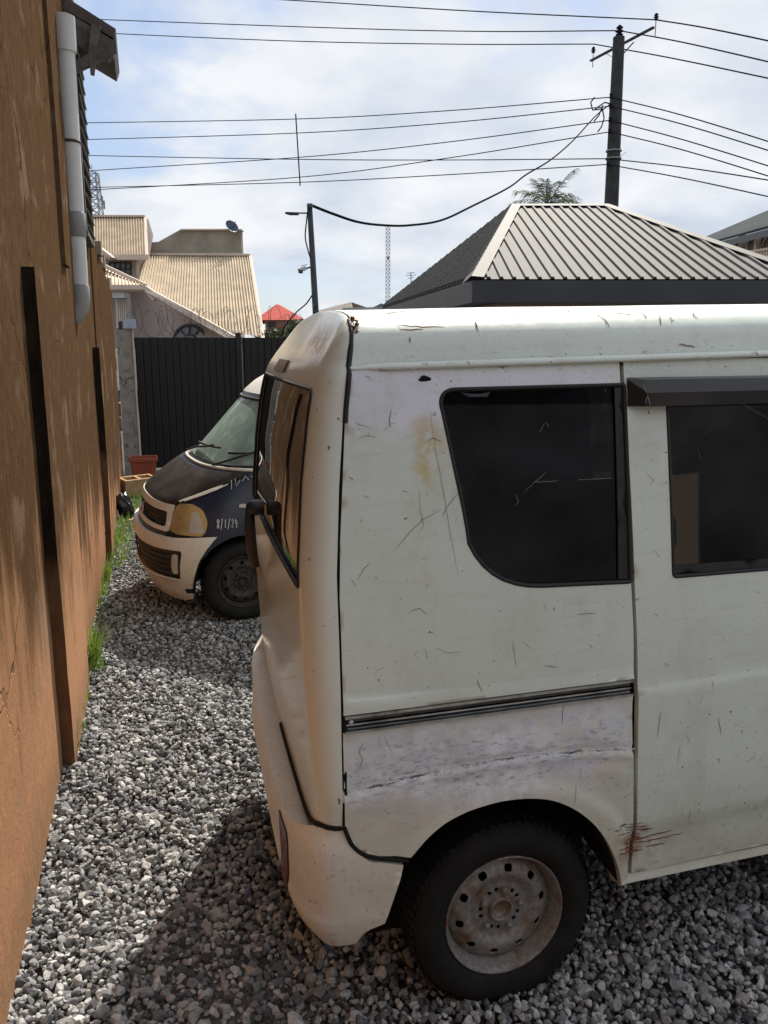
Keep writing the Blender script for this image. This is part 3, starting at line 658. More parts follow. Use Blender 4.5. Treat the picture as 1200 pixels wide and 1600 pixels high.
# sill, underside, cabin
sl_ = MB(); sl_.prism([(1.19, Y0 + .012, .322), (1.19, Y0 + .002, .300), (1.19, Y0 + .05, .285), (1.19, Y0 + .07, .322)], (1.66, 0, .006)); sl_.build('sill', M['white'], van, recalc=True)
fl = MB(); fl.box((2.4, YC, .36), (2.4, 1.36, .05)); fl.box((.79, YC, .55), (.68, .94, .05)); fl.box((.44, YC, .48), (.04, 1.36, .2)); fl.build('floor_pan', M['dark'], van)
well = MB(); n = len(arch); pa = [(.50, .47)] + arch + [(1.187, .30)]
well.add([(x, Y0 + .012, z + .004) for x, z in pa] + [(x, Y0 + .30, z + .03) for x, z in pa], [(i, i + 1, i + 1 + len(pa), i + len(pa)) for i in range(len(pa) - 1)], True)
pb = [(.40, .02), (.40, .47)] + pa + [(1.25, .30), (1.25, .02)]; well.add([(x, Y0 + .31, z + .03) for x, z in pb], [tuple(range(len(pb)))]); well.build('wheel_well', M['dark'], van)  # back sheet carried down near the ground, black in place of underbody shade
MB().box((.40 + .03, Y0 + .07, .74), (.05, .06, .36)).build('door_jamb', M['dark'], van)
jm = MB(); jm.prism([(1.150, Y0 + .115, 1.72), (1.165, Y0 + .115, 1.72), (1.21, Y0 + .03, .88), (1.225, Y0 + .03, .4), (1.20, Y0 + .03, .4), (1.17, Y0 + .03, .9)], (0, .02, 0)); jm.build('door_jamb', M['dark'], van, recalc=True)
for (x, yy, hh) in ((1.55, YC - .34, 1.28), (1.55, YC + .34, 1.28), (2.55, YC - .36, 1.34), (2.55, YC + .36, 1.34)):
    s = MB(); s.box((x, yy, .62), (.48, .5, .16)); s.box((x - .22, yy, .98), (.12, .5, .62), Matrix.Rotation(R(-10), 3, 'Y')); s.box((x - .30, yy, hh), (.09, .26, .17), Matrix.Rotation(R(-10), 3, 'Y'))
    o = s.build('seat', M['seat'], van); bv = o.modifiers.new('b', 'BEVEL'); bv.width = .03; bv.segments = 3

# roof: profile swept forward
RP = [(.096, zr - .004), (.106, zr + .020), (.113, zr + .046), (.119, zr + .066), (.128, zr + .080), (.145, zr + .098), (.175, zr + .115), (.23, zr + .128), (.33, zr + .139), (.50, zr + .149), (HW, zr + .154)]
def seamx(z): return float(np.interp(z, [.6, 1.25, 1.45, 1.63, 1.715, 1.80, 1.87], [.406, .404, .417, .435, .447, .464, .474]))
def skew(z): return .040 + .034 * sst(1.66, 1.86, z)
rf = MB(); full = [(Y0 + i, z) for i, z in RP] + [(2 * YC - Y0 - i, z) for i, z in RP[-2::-1]]; npf = len(full); vs = []; fs = []
xs = [None] + list(np.linspace(.55, 3.05, 40)) + [3.16, 3.22]
for x in xs:
    for (y, z) in full:
        xs0 = seamx(z) + .003 + skew(z) * max(0., y - Y0 - .12); X = xs0 if x is None else max(x, xs0 + .02); dz = rake(X) + .0025 * mnoise.noise(Vector((X * 2.5, y * 2.5, 2)))
        if X > 3.0: dz -= .35 * (X - 3.0) ** 1.6
        vs.append((X, y, z + dz))
rf.add(vs, [(i * npf + k, (i + 1) * npf + k, (i + 1) * npf + k + 1, i * npf + k + 1) for i in range(len(xs) - 1) for k in range(npf - 1)], True)
roof = rf.build('roof', M['white'], van)
gt = MB(); gx = np.linspace(.452, 3.1, 60); vs = []
gp = [(.0, .012), (-.013, .010), (-.019, .003), (-.018, -.005), (-.008, -.004), (.004, -.006)]
for i, x in enumerate(gx):
    k = sst(.452, .54, x)
    for dy, dzv in gp: vs.append((x, Y0 + .098 + dy * (.35 + .65 * k), zr + .004 + rake(x) + dzv * (.5 + .5 * k)))
gt.add(vs, [(i * 6 + k, (i + 1) * 6 + k, (i + 1) * 6 + k + 1, i * 6 + k + 1) for i in range(59) for k in range(5)], True); gt.build('gutter', M['white'], roof)
MB().tube([(x, Y0 + .094, zr - .006 + rake(x)) for x in np.linspace(.45, 3.1, 40)], .0045, 6).build('gutter_sealant', M['rubber'], roof)

# tail: stacked plan outlines closing over the rear and rounding into the roof
A1 = .72; SKT = .036
_rl = np.cumsum([0] + [math.hypot(RP[i + 1][0] - RP[i][0], RP[i + 1][1] - RP[i][1]) for i in range(len(RP) - 1)])
VT = zr + _rl[-1]
def prof(v):
    if v <= zr: return HW - off(v) - .010 * sst(.70, .62, v), v
    q = v - zr; i = np.interp(q, _rl, [p[0] for p in RP]); z = np.interp(q, _rl, [p[1] for p in RP]); return max(1e-3, HW - i), z
def Dz(z): return float(np.interp(z, [.5, .75, 1.0, 1.2, 1.45, 1.6, 1.68, 1.74, 1.79, 1.83, 1.87], [.060, .076, .088, .087, .083, .076, .067, .054, .038, .022, .003]))
def sup(a, n):
    c, s_ = math.cos(a), math.sin(a); return math.copysign(abs(c) ** (2 / n), c), abs(s_) ** (2 / n)
def tailm(a, v):
    """plan outline at one level: rounded corner, near-flat rear, closing forward over the roof"""
    W, z = prof(v); a = max(0., min(math.pi, a)); far = a > math.pi / 2; b = math.pi - a if far else a
    ry = min(.112, W * .45); D = Dz(z); bl_ = .010 * D / .09
    if b < A1: th = b / A1 * math.pi / 2; yy = -W + ry * (1 - math.cos(th) ** .72); x = -(D - bl_) * math.sin(th) ** .72; k = math.sin(th)
    else: t = (b - A1) / (math.pi / 2 - A1); yy = (-W + ry) * (1 - t); x = -(D - bl_) - bl_ * (1 - (1 - t) ** 2); k = 1.0
    yy = -yy if far else yy
    return Vector((seamx(z) + x + skew(z) * max(0., YC + yy - Y0 - .12), YC + yy, z))
pi = math.pi
EPS = .012
rw = fillet([(.70, 1.668), (.70, 1.20), (pi - .70, 1.20), (pi - .70, 1.668)], [.05, .03, .03, .05], 4)
tail = panel('tailgate', [(EPS, .520), (pi - EPS, .520), (pi - EPS, VT - .001), (EPS, VT - .001)], tailm, M['tail'], van, [rw], (.05, .02), .015, flip=True)
rg = panel('rear_window', rw, lambda a, v: tailm(a, v) + Vector((.006, 0, 0)), M['rear_glass'], tail, (), (.06, .03), 0, flip=True)
loop_tube('window_seal', rw, tailm, .0055, M['rubber'], rg, .03)
# black sealing strip down the seam, rust where it meets the roof
sp = [Vector((seamx(z) + .001, YC - prof(v)[0] - .001, z)) for v in np.linspace(1.60, zr + .15, 18) for z in [prof(v)[1]]]
MB().tube(sp, [.0065] * 12 + [.005] * 6, 8).build('seam_strip', M['rubber'], tail)
sb = MB(); sb.tube([Vector((seamx(z) + .004, Y0 + off(z) + .008, z)) for z in np.linspace(.62, zr, 40)], .007, 6); sb.build('seam_gap', M['dark'], tail)
rr_ = MB()
for k in range(60):
    v = random.uniform(zr + .09, zr + .16); W, z = prof(v); p = Vector((seamx(z) + random.gauss(.010, .006), YC - W, z + rake(.48) + .001)); rr_.add([p + Vector((random.gauss(0, .004), random.gauss(-.001, .001), random.gauss(0, .005))) for _ in range(4)], [(0, 1, 2, 3)])
rr_.build('rust_flakes', M['rust'], tail)
bl = panel('brake_lamp', [(1.55, 1.690), (1.55, 1.730), (1.95, 1.730), (1.95, 1.690)], tailm, M['brownlens'], tail, (), (.08, .02), .01, .006, flip=True)
# wiper hub and arm
wy = 2.62; WZ_ = .085; wx = seamx(1.1) - .055
hb = MB(); hb.lathe([(0, -.058), (.014, -.056), (.023, -.046), (.026, -.028), (.026, .0)], 20, (wx, wy, 1.165 + WZ_), 'X'); wp = hb.build('rear_wiper', M['trim'], tail)
MB().tube([(wx - .045, wy, 1.165 + WZ_), (wx - .047, wy, 1.10 + WZ_), (wx - .042, wy, 1.02 + WZ_), (wx - .032, wy, .965 + WZ_)], [.015, .019, .018, .013], 10).build('wiper_arm', M['trim'], wp)
MB().tube([(wx - .020, wy + .02, .975 + WZ_), (wx - .012, wy + .03, .93 + WZ_)], .006, 6).build('wiper_tip', M['wood'], wp)

# bumper
XB, DB, NB, SKB = .500, .222, 5.5, .04
def bump_in(z): return .035 * sst(.34, .27, z) ** 1.3 + .022 * sst(.53, .615, z) ** 1.6 - .006 * math.exp(-((z - .355) / .022) ** 2)
def bumpm(a, z):
    i = bump_in(z)
    if a < 0: return Vector((XB - a, Y0 - .004 + i * .35, z))
    c, s_ = sup(min(pi, a), NB); W = HW + .004 - i * .35; return Vector((XB - (DB - i) * s_ + SKB * (W - W * c) * min(1., s_ * 1.4), YC - W * c, z))
bo = [(-.055, .490), (-.048, .455), (-.030, .400), (-.006, .335), (.05, .285), (.35, .278), (.8, .285), (pi / 2, .30), (pi - .8, .285), (pi - .02, .28), (pi - .02, .60), (pi - .5, .61), (pi - .9, .57), (pi / 2, .545), (1.25, .550), (1.0, .566), (.80, .588), (.62, .604), (.45, .611), (.28, .612), (.13, .611), (.085, .607), (.066, .595), (.045, .572), (.022, .542), (.006, .520), (0, .508)]
bm_ = panel('rear_bumper', bo, bumpm, M['bumper'], van, (), (.05, .012), .075, flip=True, zl=(.33, .345, .36, .375))
lens = fillet([(1.12, .505), (1.10, .34), (1.27, .335), (1.36, .505)], .03, 3)
rl_ = panel('reflector_lamp', lens, bumpm, M['redlens'], bm_, (), (.04, .03), .006, .004, flip=True); loop_tube('lamp_rim', lens, bumpm, .004, M['rubber'], rl_, .03)
jp = []
for a in np.linspace(.09, pi / 2, 40):                                # shadow joint where the tailgate drops behind the bumper
    zt_ = float(np.interp(a, [.085, .28, .45, .62, .8, 1.0, 1.25, pi / 2], [.608, .613, .612, .605, .589, .567, .551, .546])); q = bumpm(a, zt_); ta = np.linspace(.02, pi / 2, 300); ys = [tailm(t, zt_).y for t in ta]; jp.append(tailm(float(np.interp(q.y, ys, ta)), zt_) + Vector((-.003, -.002, .004)))
MB().tube(jp, .006, 6).build('bumper_joint', M['dark'], bm_)
bc = MB(); bc.tube([Vector((x, Y0 - .001, z)) for x, z in spline2([(.404, .622), (.410, .604), (.424, .570), (.450, .541), (.49, .522), (.53, .510), (.568, .500)], 5)], .0055, 8); bc.build('bumper_gap', M['dark'], bm_)

# front cap of the van
def nosem(a, v):
    W, z = prof(min(v, zr)); c, s_ = sup(max(0, min(pi, a)), 3.0); k = sst(1.0, 1.75, z); x = 3.45 - .33 * k + (.26 - .14 * k) * s_
    return Vector((x, YC - W * c, z + (v - z)))
fw_ = fillet([(.5, 1.66), (.42, 1.06), (pi - .42, 1.06), (pi - .5, 1.66)], .04, 3)
nose = panel('front_panel', [(.0, .34), (pi, .34), (pi, 1.76), (0, 1.76)], nosem, M['white'], van, [fw_], (.08, .05), .015)
panel('windscreen', fw_, lambda a, v: nosem(a, v) - Vector((.006, 0, 0)), M['glass'], nose, (), (.1, .06), 0)
for s_ in (.45, pi - .45): panel('headlight', fillet([(s_ - .18, .66), (s_ + .18, .66), (s_ + .18, .82), (s_ - .18, .82)], .04, 3), nosem, M['clearlens'], nose, (), (.06, .04), .01, .008)

# wheels
def tyre_mesh():
    m = MB(); prof_ = [(.168, .028), (.180, .012), (.205, .000), (.232, .001), (.250, .010), (.262, .024), (.267, .042), (.2675, .075), (.267, .108), (.262, .128), (.245, .142), (.21, .148), (.175, .135)]
    m.lathe(prof_, 72)
    for k in range(66):                                              # tread blocks over the shoulder
        a = 2 * pi * k / 66
        for (h, dh, wd, sh) in ((.036, .030, .015, 0), (.075, .026, .016, .5), (.114, .030, .015, 0)):
            b = a + sh * 2 * pi / 66; rot = Matrix.Rotation(-b, 3, 'Y'); c = rot @ Vector((.2675, 0, 0)) + Vector((0, h, 0)); m.box(c, (.005, dh, wd), rot)
    return m
def rim_mesh():
    m = MB(); m.lathe([(.150, .14), (.150, .07), (.156, .045), (.163, .030), (.168, .016), (.1725, .012), (.1745, .018), (.172, .026), (.168, .030)], 64)
    def disc(x, z):
        r = math.hypot(x, z); y = float(np.interp(r, [0, .034, .052, .085, .098, .112, .135, .152], [.050, .050, .050, .052, .040, .036, .046, .060])); return Vector((x, y, z))
    N = 10; ho = []
    for k in range(N):
        a = 2 * pi * k / N + .15; pl = []
        for (r, da) in ((.114, -.055), (.118, -.09), (.128, -.10), (.135, -.062), (.135, .062), (.128, .10), (.118, .09), (.114, .055)): pl.append((r * math.cos(a + da), r * math.sin(a + da)))
        ho.append(pl)
    circ = lambda x, z, r, n: [(x + r * math.cos(2 * pi * q / n), z + r * math.sin(2 * pi * q / n)) for q in range(n)]
    ho.append(circ(0, 0, .030, 20))
    for k in range(5):
        a = 2 * pi * k / 5 + .5; ho.append(circ(.058 * math.cos(a), .058 * math.sin(a), .0065, 8))
        a += .38; ho.append(circ(.058 * math.cos(a), .058 * math.sin(a), .0065, 8))
    return m, disc, circ(0, 0, .1515, 56), ho
_tm = None
def make_wheel(name, c, parent, rimmat, camber=0.0, flipy=False, spin=0.0):
    global _tm
    if _tm is None:
        to = tyre_mesh().build('tyre', M['tyre']); _tm = to.data; bpy.data.objects.remove(to)
    m, disc, oc, ho = rim_mesh(); wh = m.build('wheel', rimmat); 
    wh.location = c; wh.rotation_euler = (camber, spin, pi if flipy else 0); setp(wh, parent)
    ty = bpy.data.objects.new('tyre', _tm); col.objects.link(ty); ty.parent = wh
    d = panel('rim_disc', oc, disc, rimmat, None, ho, (.012, .012), .004); d.parent = wh
    h = MB(); h.lathe([(.036, .051), (.035, .040), (.030, .036), (.027, .046), (.024, .056), (0, .058)], 24); hb_ = h.build('hub', rimmat); hb_.parent = wh
    for k in range(5):
        a = 2 * pi * k / 5 + .12; n_ = MB(); n_.lathe([(0, .034), (.007, .034), (.0095, .038), (.0095, .052)], 6, (.058 * math.cos(a + .02), 0, .058 * math.sin(a + .02))); nb = n_.build('wheel_nut', rimmat); nb.parent = wh
    bk = MB(); bk.lathe([(.152, .08), (.0, .08)], 24); b_ = bk.build('brake_drum', M['dark']); b_.parent = wh
    return wh
make_wheel('wheel', (.862, Y0 + .026, .246), van, M['rim'], R(-2.5))
make_wheel('wheel', (.862, 2 * YC - Y0 - .04, .255), van, M['rim'], 0, True)
make_wheel('wheel', (3.2, Y0 + .04, .255), van, M['rim']); make_wheel('wheel', (3.2, 2 * YC - Y0 - .04, .255), van, M['rim'], 0, True)

# scratches: bare-metal marks lying on the paint
def side_uv(u, v):
    Y = Y0
    for _ in range(12):
        p = atY(u, v, Y); Y = Y0 + off(p.z)
    return p.x, p.z
def stroke(mb, pts, wd=.0022, mp=side, n=8, lift=.0012, wob=.0006):
    P = []
    for i in range(len(pts) - 1):
        for q in range(n):
            t = q / n; u = pts[i][0] * (1 - t) + pts[i + 1][0] * t; v = pts[i][1] * (1 - t) + pts[i + 1][1] * t; P.append((u, v))
    P.append(pts[-1]); Q = []
    for (u, v) in P:
        x, z = side_uv(u, v); q = mp(x, z); Q.append(q + Vector((random.gauss(0, wob), -lift, random.gauss(0, wob))))
    ribbon(mb, Q, Vector((0, -1, 0)), wd)
sc = MB()
S = [[(690, 796), (660, 812), (635, 838), (618, 858)], [(655, 765), (657, 800), (662, 820), (656, 832)], [(672, 640), (680, 700), (693, 770), (703, 830), (716, 900)], [(716, 770), (700, 790), (690, 808)],
     [(690, 690), (676, 684), (668, 690)], [(612, 640), (608, 655), (610, 668)], [(555, 660), (562, 664), (580, 668)], [(600, 672), (612, 662), (618, 660)], [(560, 685), (572, 680), (590, 684)],
     [(680, 1012), (700, 1020), (720, 1018)], [(640, 955), (655, 950), (668, 960)], [(560, 905), (568, 890), (578, 880)],
     [(745, 1062), (752, 1080)], [(560, 1180), (566, 1160)], [(600, 1150), (612, 1175)], [(880, 1100), (878, 1130)], [(560, 1170), (566, 1186), (562, 1200)],
     [(900, 1225), (896, 1250)], [(1020, 860), (1032, 870)], [(1010, 740), (1022, 750), (1016, 758)], [(1076, 1262), (1074, 1280)], [(1030, 1110), (1024, 1150)], [(1060, 1160), (1056, 1190)], [(1110, 1060), (1112, 1075)],
     [(1090, 700), (1096, 720)], [(1120, 1120), (1124, 1146)], [(545, 745), (552, 750)], [(640, 1090), (650, 1086)], [(548, 905), (556, 915)], [(800, 1000), (806, 1040)], [(900, 960), (930, 958)], [(850, 1040), (870, 1042)]]
for s in S: stroke(sc, s, random.uniform(.0008, .0018))
for k in range(20):
    u, v = random.uniform(545, 980), random.uniform(940, 1060) if random.random() < .4 else random.uniform(1140, 1300)
    if v > 1235 and 640 < u < 960: continue
    a = random.uniform(-.6, 2.2); L = random.uniform(4, 18); stroke(sc, [(u, v), (u + L * math.cos(a), v + L * math.sin(a))], random.uniform(.0006, .0013), n=3)
for k in range(10):
    u, v = random.uniform(1000, 1195), random.uniform(920, 1300); a = random.uniform(0, pi); L = random.uniform(3, 14); stroke(sc, [(u, v), (u + L * math.cos(a), v + L * math.sin(a))], random.uniform(.0006, .0013), n=3)
for k in range(8):
    u, v = random.uniform(545, 680), random.uniform(660, 1090); a = random.uniform(0, pi); L = random.uniform(3, 10); stroke(sc, [(u, v), (u + L * math.cos(a), v + L * math.sin(a))], random.uniform(.0006, .0013), n=3)
tag(sc.build('scratches', M['scratch'], van), kind='stuff')
wsm = MB(); cz = lambda x: .712 + .03 * math.sin(pi * (x - .41) / .8) + .004 * mnoise.noise(Vector((x * 30, 0, 0)))
xs_ = np.linspace(.415, 1.20, 220)
wsm.tube([side(x, cz(x)) + Vector((0, .0005, random.gauss(0, .0010))) for x in xs_], [abs(random.gauss(.0030, .0011)) + .0006 for _ in xs_], 6); wsm.build('weld_seam', simple('weld_filler', (.66, .67, .69), .8, var=.2, sc=60), van)
dk = MB()
for k in range(46):
    x = random.uniform(.42, 1.17); L = random.uniform(.008, .05); ribbon(dk, [side(q, cz(q) - random.uniform(.002, .006)) + Vector((0, -.0014, random.gauss(0, .0012))) for q in np.linspace(x, x + L, 8)], Vector((0, -1, 0)), random.uniform(.001, .0026))
tag(dk.build('seam_cracks', M['scratch'], van), kind='stuff')
rs = MB()
for k in range(26):
    u, v = random.uniform(955, 1000), random.uniform(1285, 1335); L = random.uniform(8, 30); stroke(rs, [(u, v), (u + L, v - L * random.uniform(.05, .25))], random.uniform(.0015, .004), n=3)
for s in ([(1000, 1318), (1030, 1312), (1068, 1303)], [(1005, 1309), (1050, 1298)], [(1010, 1325), (1040, 1319)]): stroke(rs, s, .004)
tag(rs.build('rust_streaks', M['rust'], van), kind='stuff')
hl = MB(); c = side(*side_uv(663, 592)); hl.add([c + Vector((.016 * math.cos(a) * random.uniform(.7, 1.1), -.0015, .008 * math.sin(a) * random.uniform(.7, 1.2))) for a in np.linspace(0, 2 * pi, 12)[:-1]], [tuple(range(11))]); hl.build('paint_hole', M['dark'], van)
# scratches on roof flank, glass
def roof_pt(u, v):
    best = None
    for i in range(len(RP) - 1):
        for q in range(12):
            t = q / 12; y = Y0 + RP[i][0] * (1 - t) + RP[i + 1][0] * t; z = RP[i][1] * (1 - t) + RP[i + 1][1] * t; p = atY(u, v, y); e = abs(p.z - z - rake(p.x))
            if best is None or e < best[0]: best = (e, p)
    return best[1]
rsx = MB()
for s in [[(620, 508), (660, 513), (695, 511)], [(625, 517), (660, 515)], [(742, 500), (747, 518)], [(770, 502), (800, 498), (840, 494)], [(925, 486), (945, 500), (952, 512)], [(960, 490), (985, 492)], [(1030, 493), (1032, 508)], [(1045, 495), (1052, 503)], [(690, 480), (720, 488)], [(600, 492), (640, 486)], [(880, 484), (900, 490)], [(1080, 488), (1090, 498)], [(640, 527), (640, 535)], [(1000, 485), (1010, 497)], [(1060, 538), (1085, 542)]]:
    P_ = []
    for i in range(len(s) - 1):
        for q in range(4): t = q / 4; P_.append(roof_pt(s[i][0] * (1 - t) + s[i + 1][0] * t, s[i][1] * (1 - t) + s[i + 1][1] * t) + Vector((random.gauss(0, .001), -.002, random.gauss(0.001, .001))))
    P_.append(roof_pt(*s[-1]) + Vector((0, -.002, 0))); ribbon(rsx, P_, Vector((0, -1, .5)).normalized(), .0032)
tag(rsx.build('scratches', M['rust'], roof), kind='stuff')
gs = MB()
for s in [[(852, 663), (846, 676)], [(806, 772), (812, 785), (808, 790)], [(820, 770), (845, 748), (855, 738)], [(948, 607), (950, 613)], [(855, 660), (860, 668)]]: stroke(gs, s, .0011, inner(.008), 6, .001, .001)
tag(gs.build('scratches', M['scratchw'], qg), kind='stuff')
gs = MB()
for s in [[(1005, 600), (1012, 618), (1008, 630)], [(1010, 612), (1016, 632)]]:
    for q in range(1): ribbon(gs, [atY(u, v, Y0 + off(1.66) - .036) for u, v in s], Vector((0, -1, 0)), .0022)
tag(gs.build('scratches', M['scratchw'], dr), kind='stuff')

# ================================================================== navy van
V2Y = 5.117; V2C = V2Y + HW; N2, D2 = 2.6, .52
_fz = [.12, .19, .30, .384, .50, .56, .60, .70, .752, .785, .82, .87, .92, .958, .985, 1.41, 1.445, 1.50, 1.60, 1.72, 1.80]
_fx = [.06, .01, -.04, -.052, -.048, -.034, -.012, .005, .020, .045, .09, .155, .225, .29, .375, .76, .79, .86, 1.04, 1.37, 1.9]
def xf(z): return float(np.interp(z, _fz, _fx))
def W2(z): return HW - .02 * sst(.5, .1, z) - .11 * max(0., (z - .95) / .85) ** 1.2 - .012 * sst(.6, .95, z)
def v2m(a, z):
    xs = xf(z) + D2
    if a < 0: return Vector((xs - a, V2C - W2(z), z))
    if a > pi: return Vector((xs + (a - pi), V2C + W2(z), z))
    c, s_ = sup(a, N2); return Vector((xs - D2 * s_, V2C - W2(z) * c, z))
def ax(x, z):
    xs = xf(z) + D2
    return -(x - xs) if x >= xs else math.asin(min(1., ((xs - x) / D2)) ** (N2 / 2))
van2 = empty('navy_van', (.52, V2Y + .1, 0), 'navy and cream van with black bonnet behind the white van', 'van')
WX, WZ, WR = .520, .245, .325
arc2 = [(WX + WR * math.cos(t), WZ + WR * math.sin(t)) for t in np.linspace(pi * 1.02, -.05, 16)]
def sideline(pts): return [(ax(x, z), z) for x, z in pts]
ws = fillet([(.30, 1.395), (.27, 1.03), (.42, .993), (pi / 2, .985), (pi - .42, .993), (pi - .27, 1.03), (pi - .30, 1.395)], [.05, .04, .1, .2, .1, .04, .05], 4)
gr_open = fillet([(.93, .612), (pi - .93, .612), (pi - .93, .712), (.93, .712)], .03, 3)
hlp = fillet([(.80, .768), (.86, .60), (.70, .575), (.36, .572), (.33, .66), (.42, .745), (.60, .775)], [.03, .03, .05, .04, .05, .08, .05], 4)
hlp_f = [(pi - a, z) for a, z in reversed(hlp)]
# shell (navy): wings, scuttle, pillars
nearedge = sideline([(.845, .30), (.845, .56)]); 
shell = [(a, z) for a, z in sideline([(.155, .50)])] + [(pi / 2, .50)] + [(pi - a, z) for a, z in sideline([(.155, .50)])] + [(pi + .25, .60), (pi + .02, .95), (pi + .0, 1.43), (0.0, 1.43), (-.02, .95)] + sideline([(1.0, .9), (1.0, .52), (.86, .40)]) + sideline([(x, z) for x, z in reversed(arc2) if z > .40 and x > .2])
panel('wing_shell', shell, v2m, M['navy'], van2, [ws, hlp, hlp_f, gr_open], (.05, .03), .012, flip=True)
# bonnet
hoodl = [(.86, .762), (.70, .800), (.55, .845), (.42, .90), (.36, .958), (pi - .36, .958), (pi - .42, .90), (pi - .55, .845), (pi - .70, .80), (pi - .86, .762), (pi / 2, .765)]
hood = panel('bonnet', hoodl, v2m, M['hood'], van2, (), (.05, .012), .012, .008, flip=True)
for d in (0, .07):
    st = MB(); q = [(.80 - d * .9, .778 + d * .10), (.68 - d, .812 + d * .1), (.56 - d, .850 + d * .1), (.47 - d * .8, .885 + d * .08)]
    P_ = []
    for i in range(len(q) - 1):
        for k in range(5): t = k / 5; P_.append(v2m(q[i][0] * (1 - t) + q[i + 1][0] * t, q[i][1] * (1 - t) + q[i + 1][1] * t) + Vector((-.008, -.008, .008)))
    P_.append(v2m(*q[-1]) + Vector((-.008, -.008, .008))); st.tube(P_, [.0065] * (len(P_) - 4) + [.005, .004, .003, .002], 6); st.build('cream_stripe', M['cream'], hood)
# grille band
gb = fillet([(.87, .585), (pi - .87, .585), (pi - .84, .758), (.84, .758)], .03, 3)
gp_ = panel('grille_surround', gb, v2m, M['cream'], van2, [gr_open], (.05, .02), .02, .012, flip=True)
panel('grille_mesh', gr_open, lambda a, z: v2m(a, z) + Vector((.03, 0, 0)), M['grille'], gp_, (), (.08, .03), 0, flip=True)
for z in (.636, .662, .688): MB().tube([v2m(a, z) + Vector((.002, 0, 0)) for a in np.linspace(.95, pi - .95, 16)], .005, 6).build('grille_slat', M['grille'], gp_)
em = MB(); c = v2m(pi / 2, .662) + Vector((-.014, 0, 0)); em.lathe([(.026, -.004), (.034, -.006), (.034, .004), (.026, .004)], 24, c, 'X', True); em.tube([c + Vector((0, -.012, -.018)), c + Vector((0, -.012, .016)), c + Vector((0, .010, .008)), c + Vector((0, .014, -.004)), c + Vector((0, .004, -.016)), c + Vector((0, -.012, -.018))], .004, 6); em.build('emblem', M['chrome'], gp_)
# headlamps
for h, f in ((hlp, 1), (hlp_f, 0)):
    ho_ = panel('headlamp', h, v2m, M['amber'], van2, (), (.04, .02), .01, .010, flip=True); loop_tube('lamp_rim', h, v2m, .006, M['rubber'], ho_, .03)
    sg = [(a, z) for a, z in h]
    cx = .44 if f else pi - .44
    panel('indicator_lens', fillet([(cx - .08, .595), (cx + .12, .595), (cx + .12, .735), (cx + .02, .725)], .03, 3), v2m, M['clearlens'], ho_, (), (.04, .02), .004, .014, flip=True)
panel('lamp_gap', [(.30, .540), (.88, .543), (.88, .582), (.33, .575)], v2m, M['dark'], van2, (), (.05, .02), .01, .012, flip=True)
# bumper with lower grille
low = fillet([(.62, .285), (.56, .49), (pi - .56, .49), (pi - .62, .285)], .04, 3)
low = list(reversed(low))
b2 = sideline([(.215, .165)]) + [(.75, .150), (pi / 2, .140), (pi - .75, .15)] + [(pi - a, z) for a, z in reversed(sideline([(.215, .165), (.212, .30), (.245, .42), (.30, .50), (.37, .555), (.35, .575), (.28, .572)]))] [0:0]
bright = [(pi - a, z) for a, z in sideline([(.205, .165), (.205, .30), (.24, .43), (.30, .52), (.345, .572), (.28, .572)])]
bleft = sideline([(.28, .572), (.345, .572), (.30, .52), (.24, .43), (.205, .30), (.205, .165)])
b2 = bleft + [(.75, .150), (pi / 2, .140), (pi - .75, .15)] + bright + [(pi - .7, .560), (pi / 2, .553), (.7, .560)]
def bm2(a, z): return v2m(a, z)
bp = panel('front_bumper', b2, bm2, M['cream'], van2, [low], (.05, .02), .03, .028, flip=True)
panel('lower_grille', low, v2m, M['grille'], bp, (), (.06, .03), 0, .0, flip=True); loop_tube('grille_frame', low, lambda a, z: v2m(a, z) + (v2m(a, z) - Vector((.6, V2C, z))).normalized() * .022, .009, M['cream'], bp, .04)
for z in (.335, .37, .405, .44): MB().tube([v2m(a, z) + (v2m(a, z) - Vector((.6, V2C, z))).normalized() * .012 for a in np.linspace(.82, pi - .70, 18)], .005, 6).build('grille_slat', M['rubber'], bp)
for s_ in (0, 1):
    q = [(.665, .325), (.645, .455), (.735, .455), (.755, .325)]; q = [(pi - a, z) for a, z in q] if s_ else q
    panel('fog_lamp', fillet(q, .03, 3), v2m, M['clearlens'], bp, (), (.03, .02), .01, .014, flip=not s_ if False else True)
panel('tow_slot', [(.50, .215), (.50, .24), (.64, .235), (.64, .21)], bm2, M['dark'], bp, (), (.04, .02), .0, .030, flip=True)
# windscreen, wipers, roof, pillars
sc2 = panel('windscreen', ws, v2m, M['screen'], van2, (), (.06, .03), 0, -.004, flip=True); loop_tube('screen_seal', ws, v2m, .010, M['rubber'], sc2, .03)
panel('roof', [(0, 1.425), (pi, 1.425), (pi, 1.80), (0, 1.80)], v2m, M['cream'], van2, (), (.08, .03), .01, .006, flip=True)
rb = MB(); rb.prism([(2.38, V2C - .60, 1.80), (2.38, V2C + .60, 1.80), (2.38, V2C + .52, 1.84), (2.38, V2C - .52, 1.84)], (1.0, 0, 0)); rb.build('rear_roof', M['cream'], van2, recalc=True)
for (a0_, a1_) in ((1.0, .52), (2.0, 1.35)):
    P_ = [v2m(a0_ + (a1_ - a0_) * t, .975 + .10 * t) + Vector((-.02, 0, .02)) for t in np.linspace(0, 1, 10)]
    wpo = MB().tube(P_, .008, 6).build('wiper', M['rubber'], van2)
    MB().tube([v2m(a1_ + .45 - .6 * t, 1.055 + .02 * t) + Vector((-.014, 0, .012)) for t in np.linspace(0, 1, 10)], .009, 6).build('wiper_blade', M['rubber'], wpo)
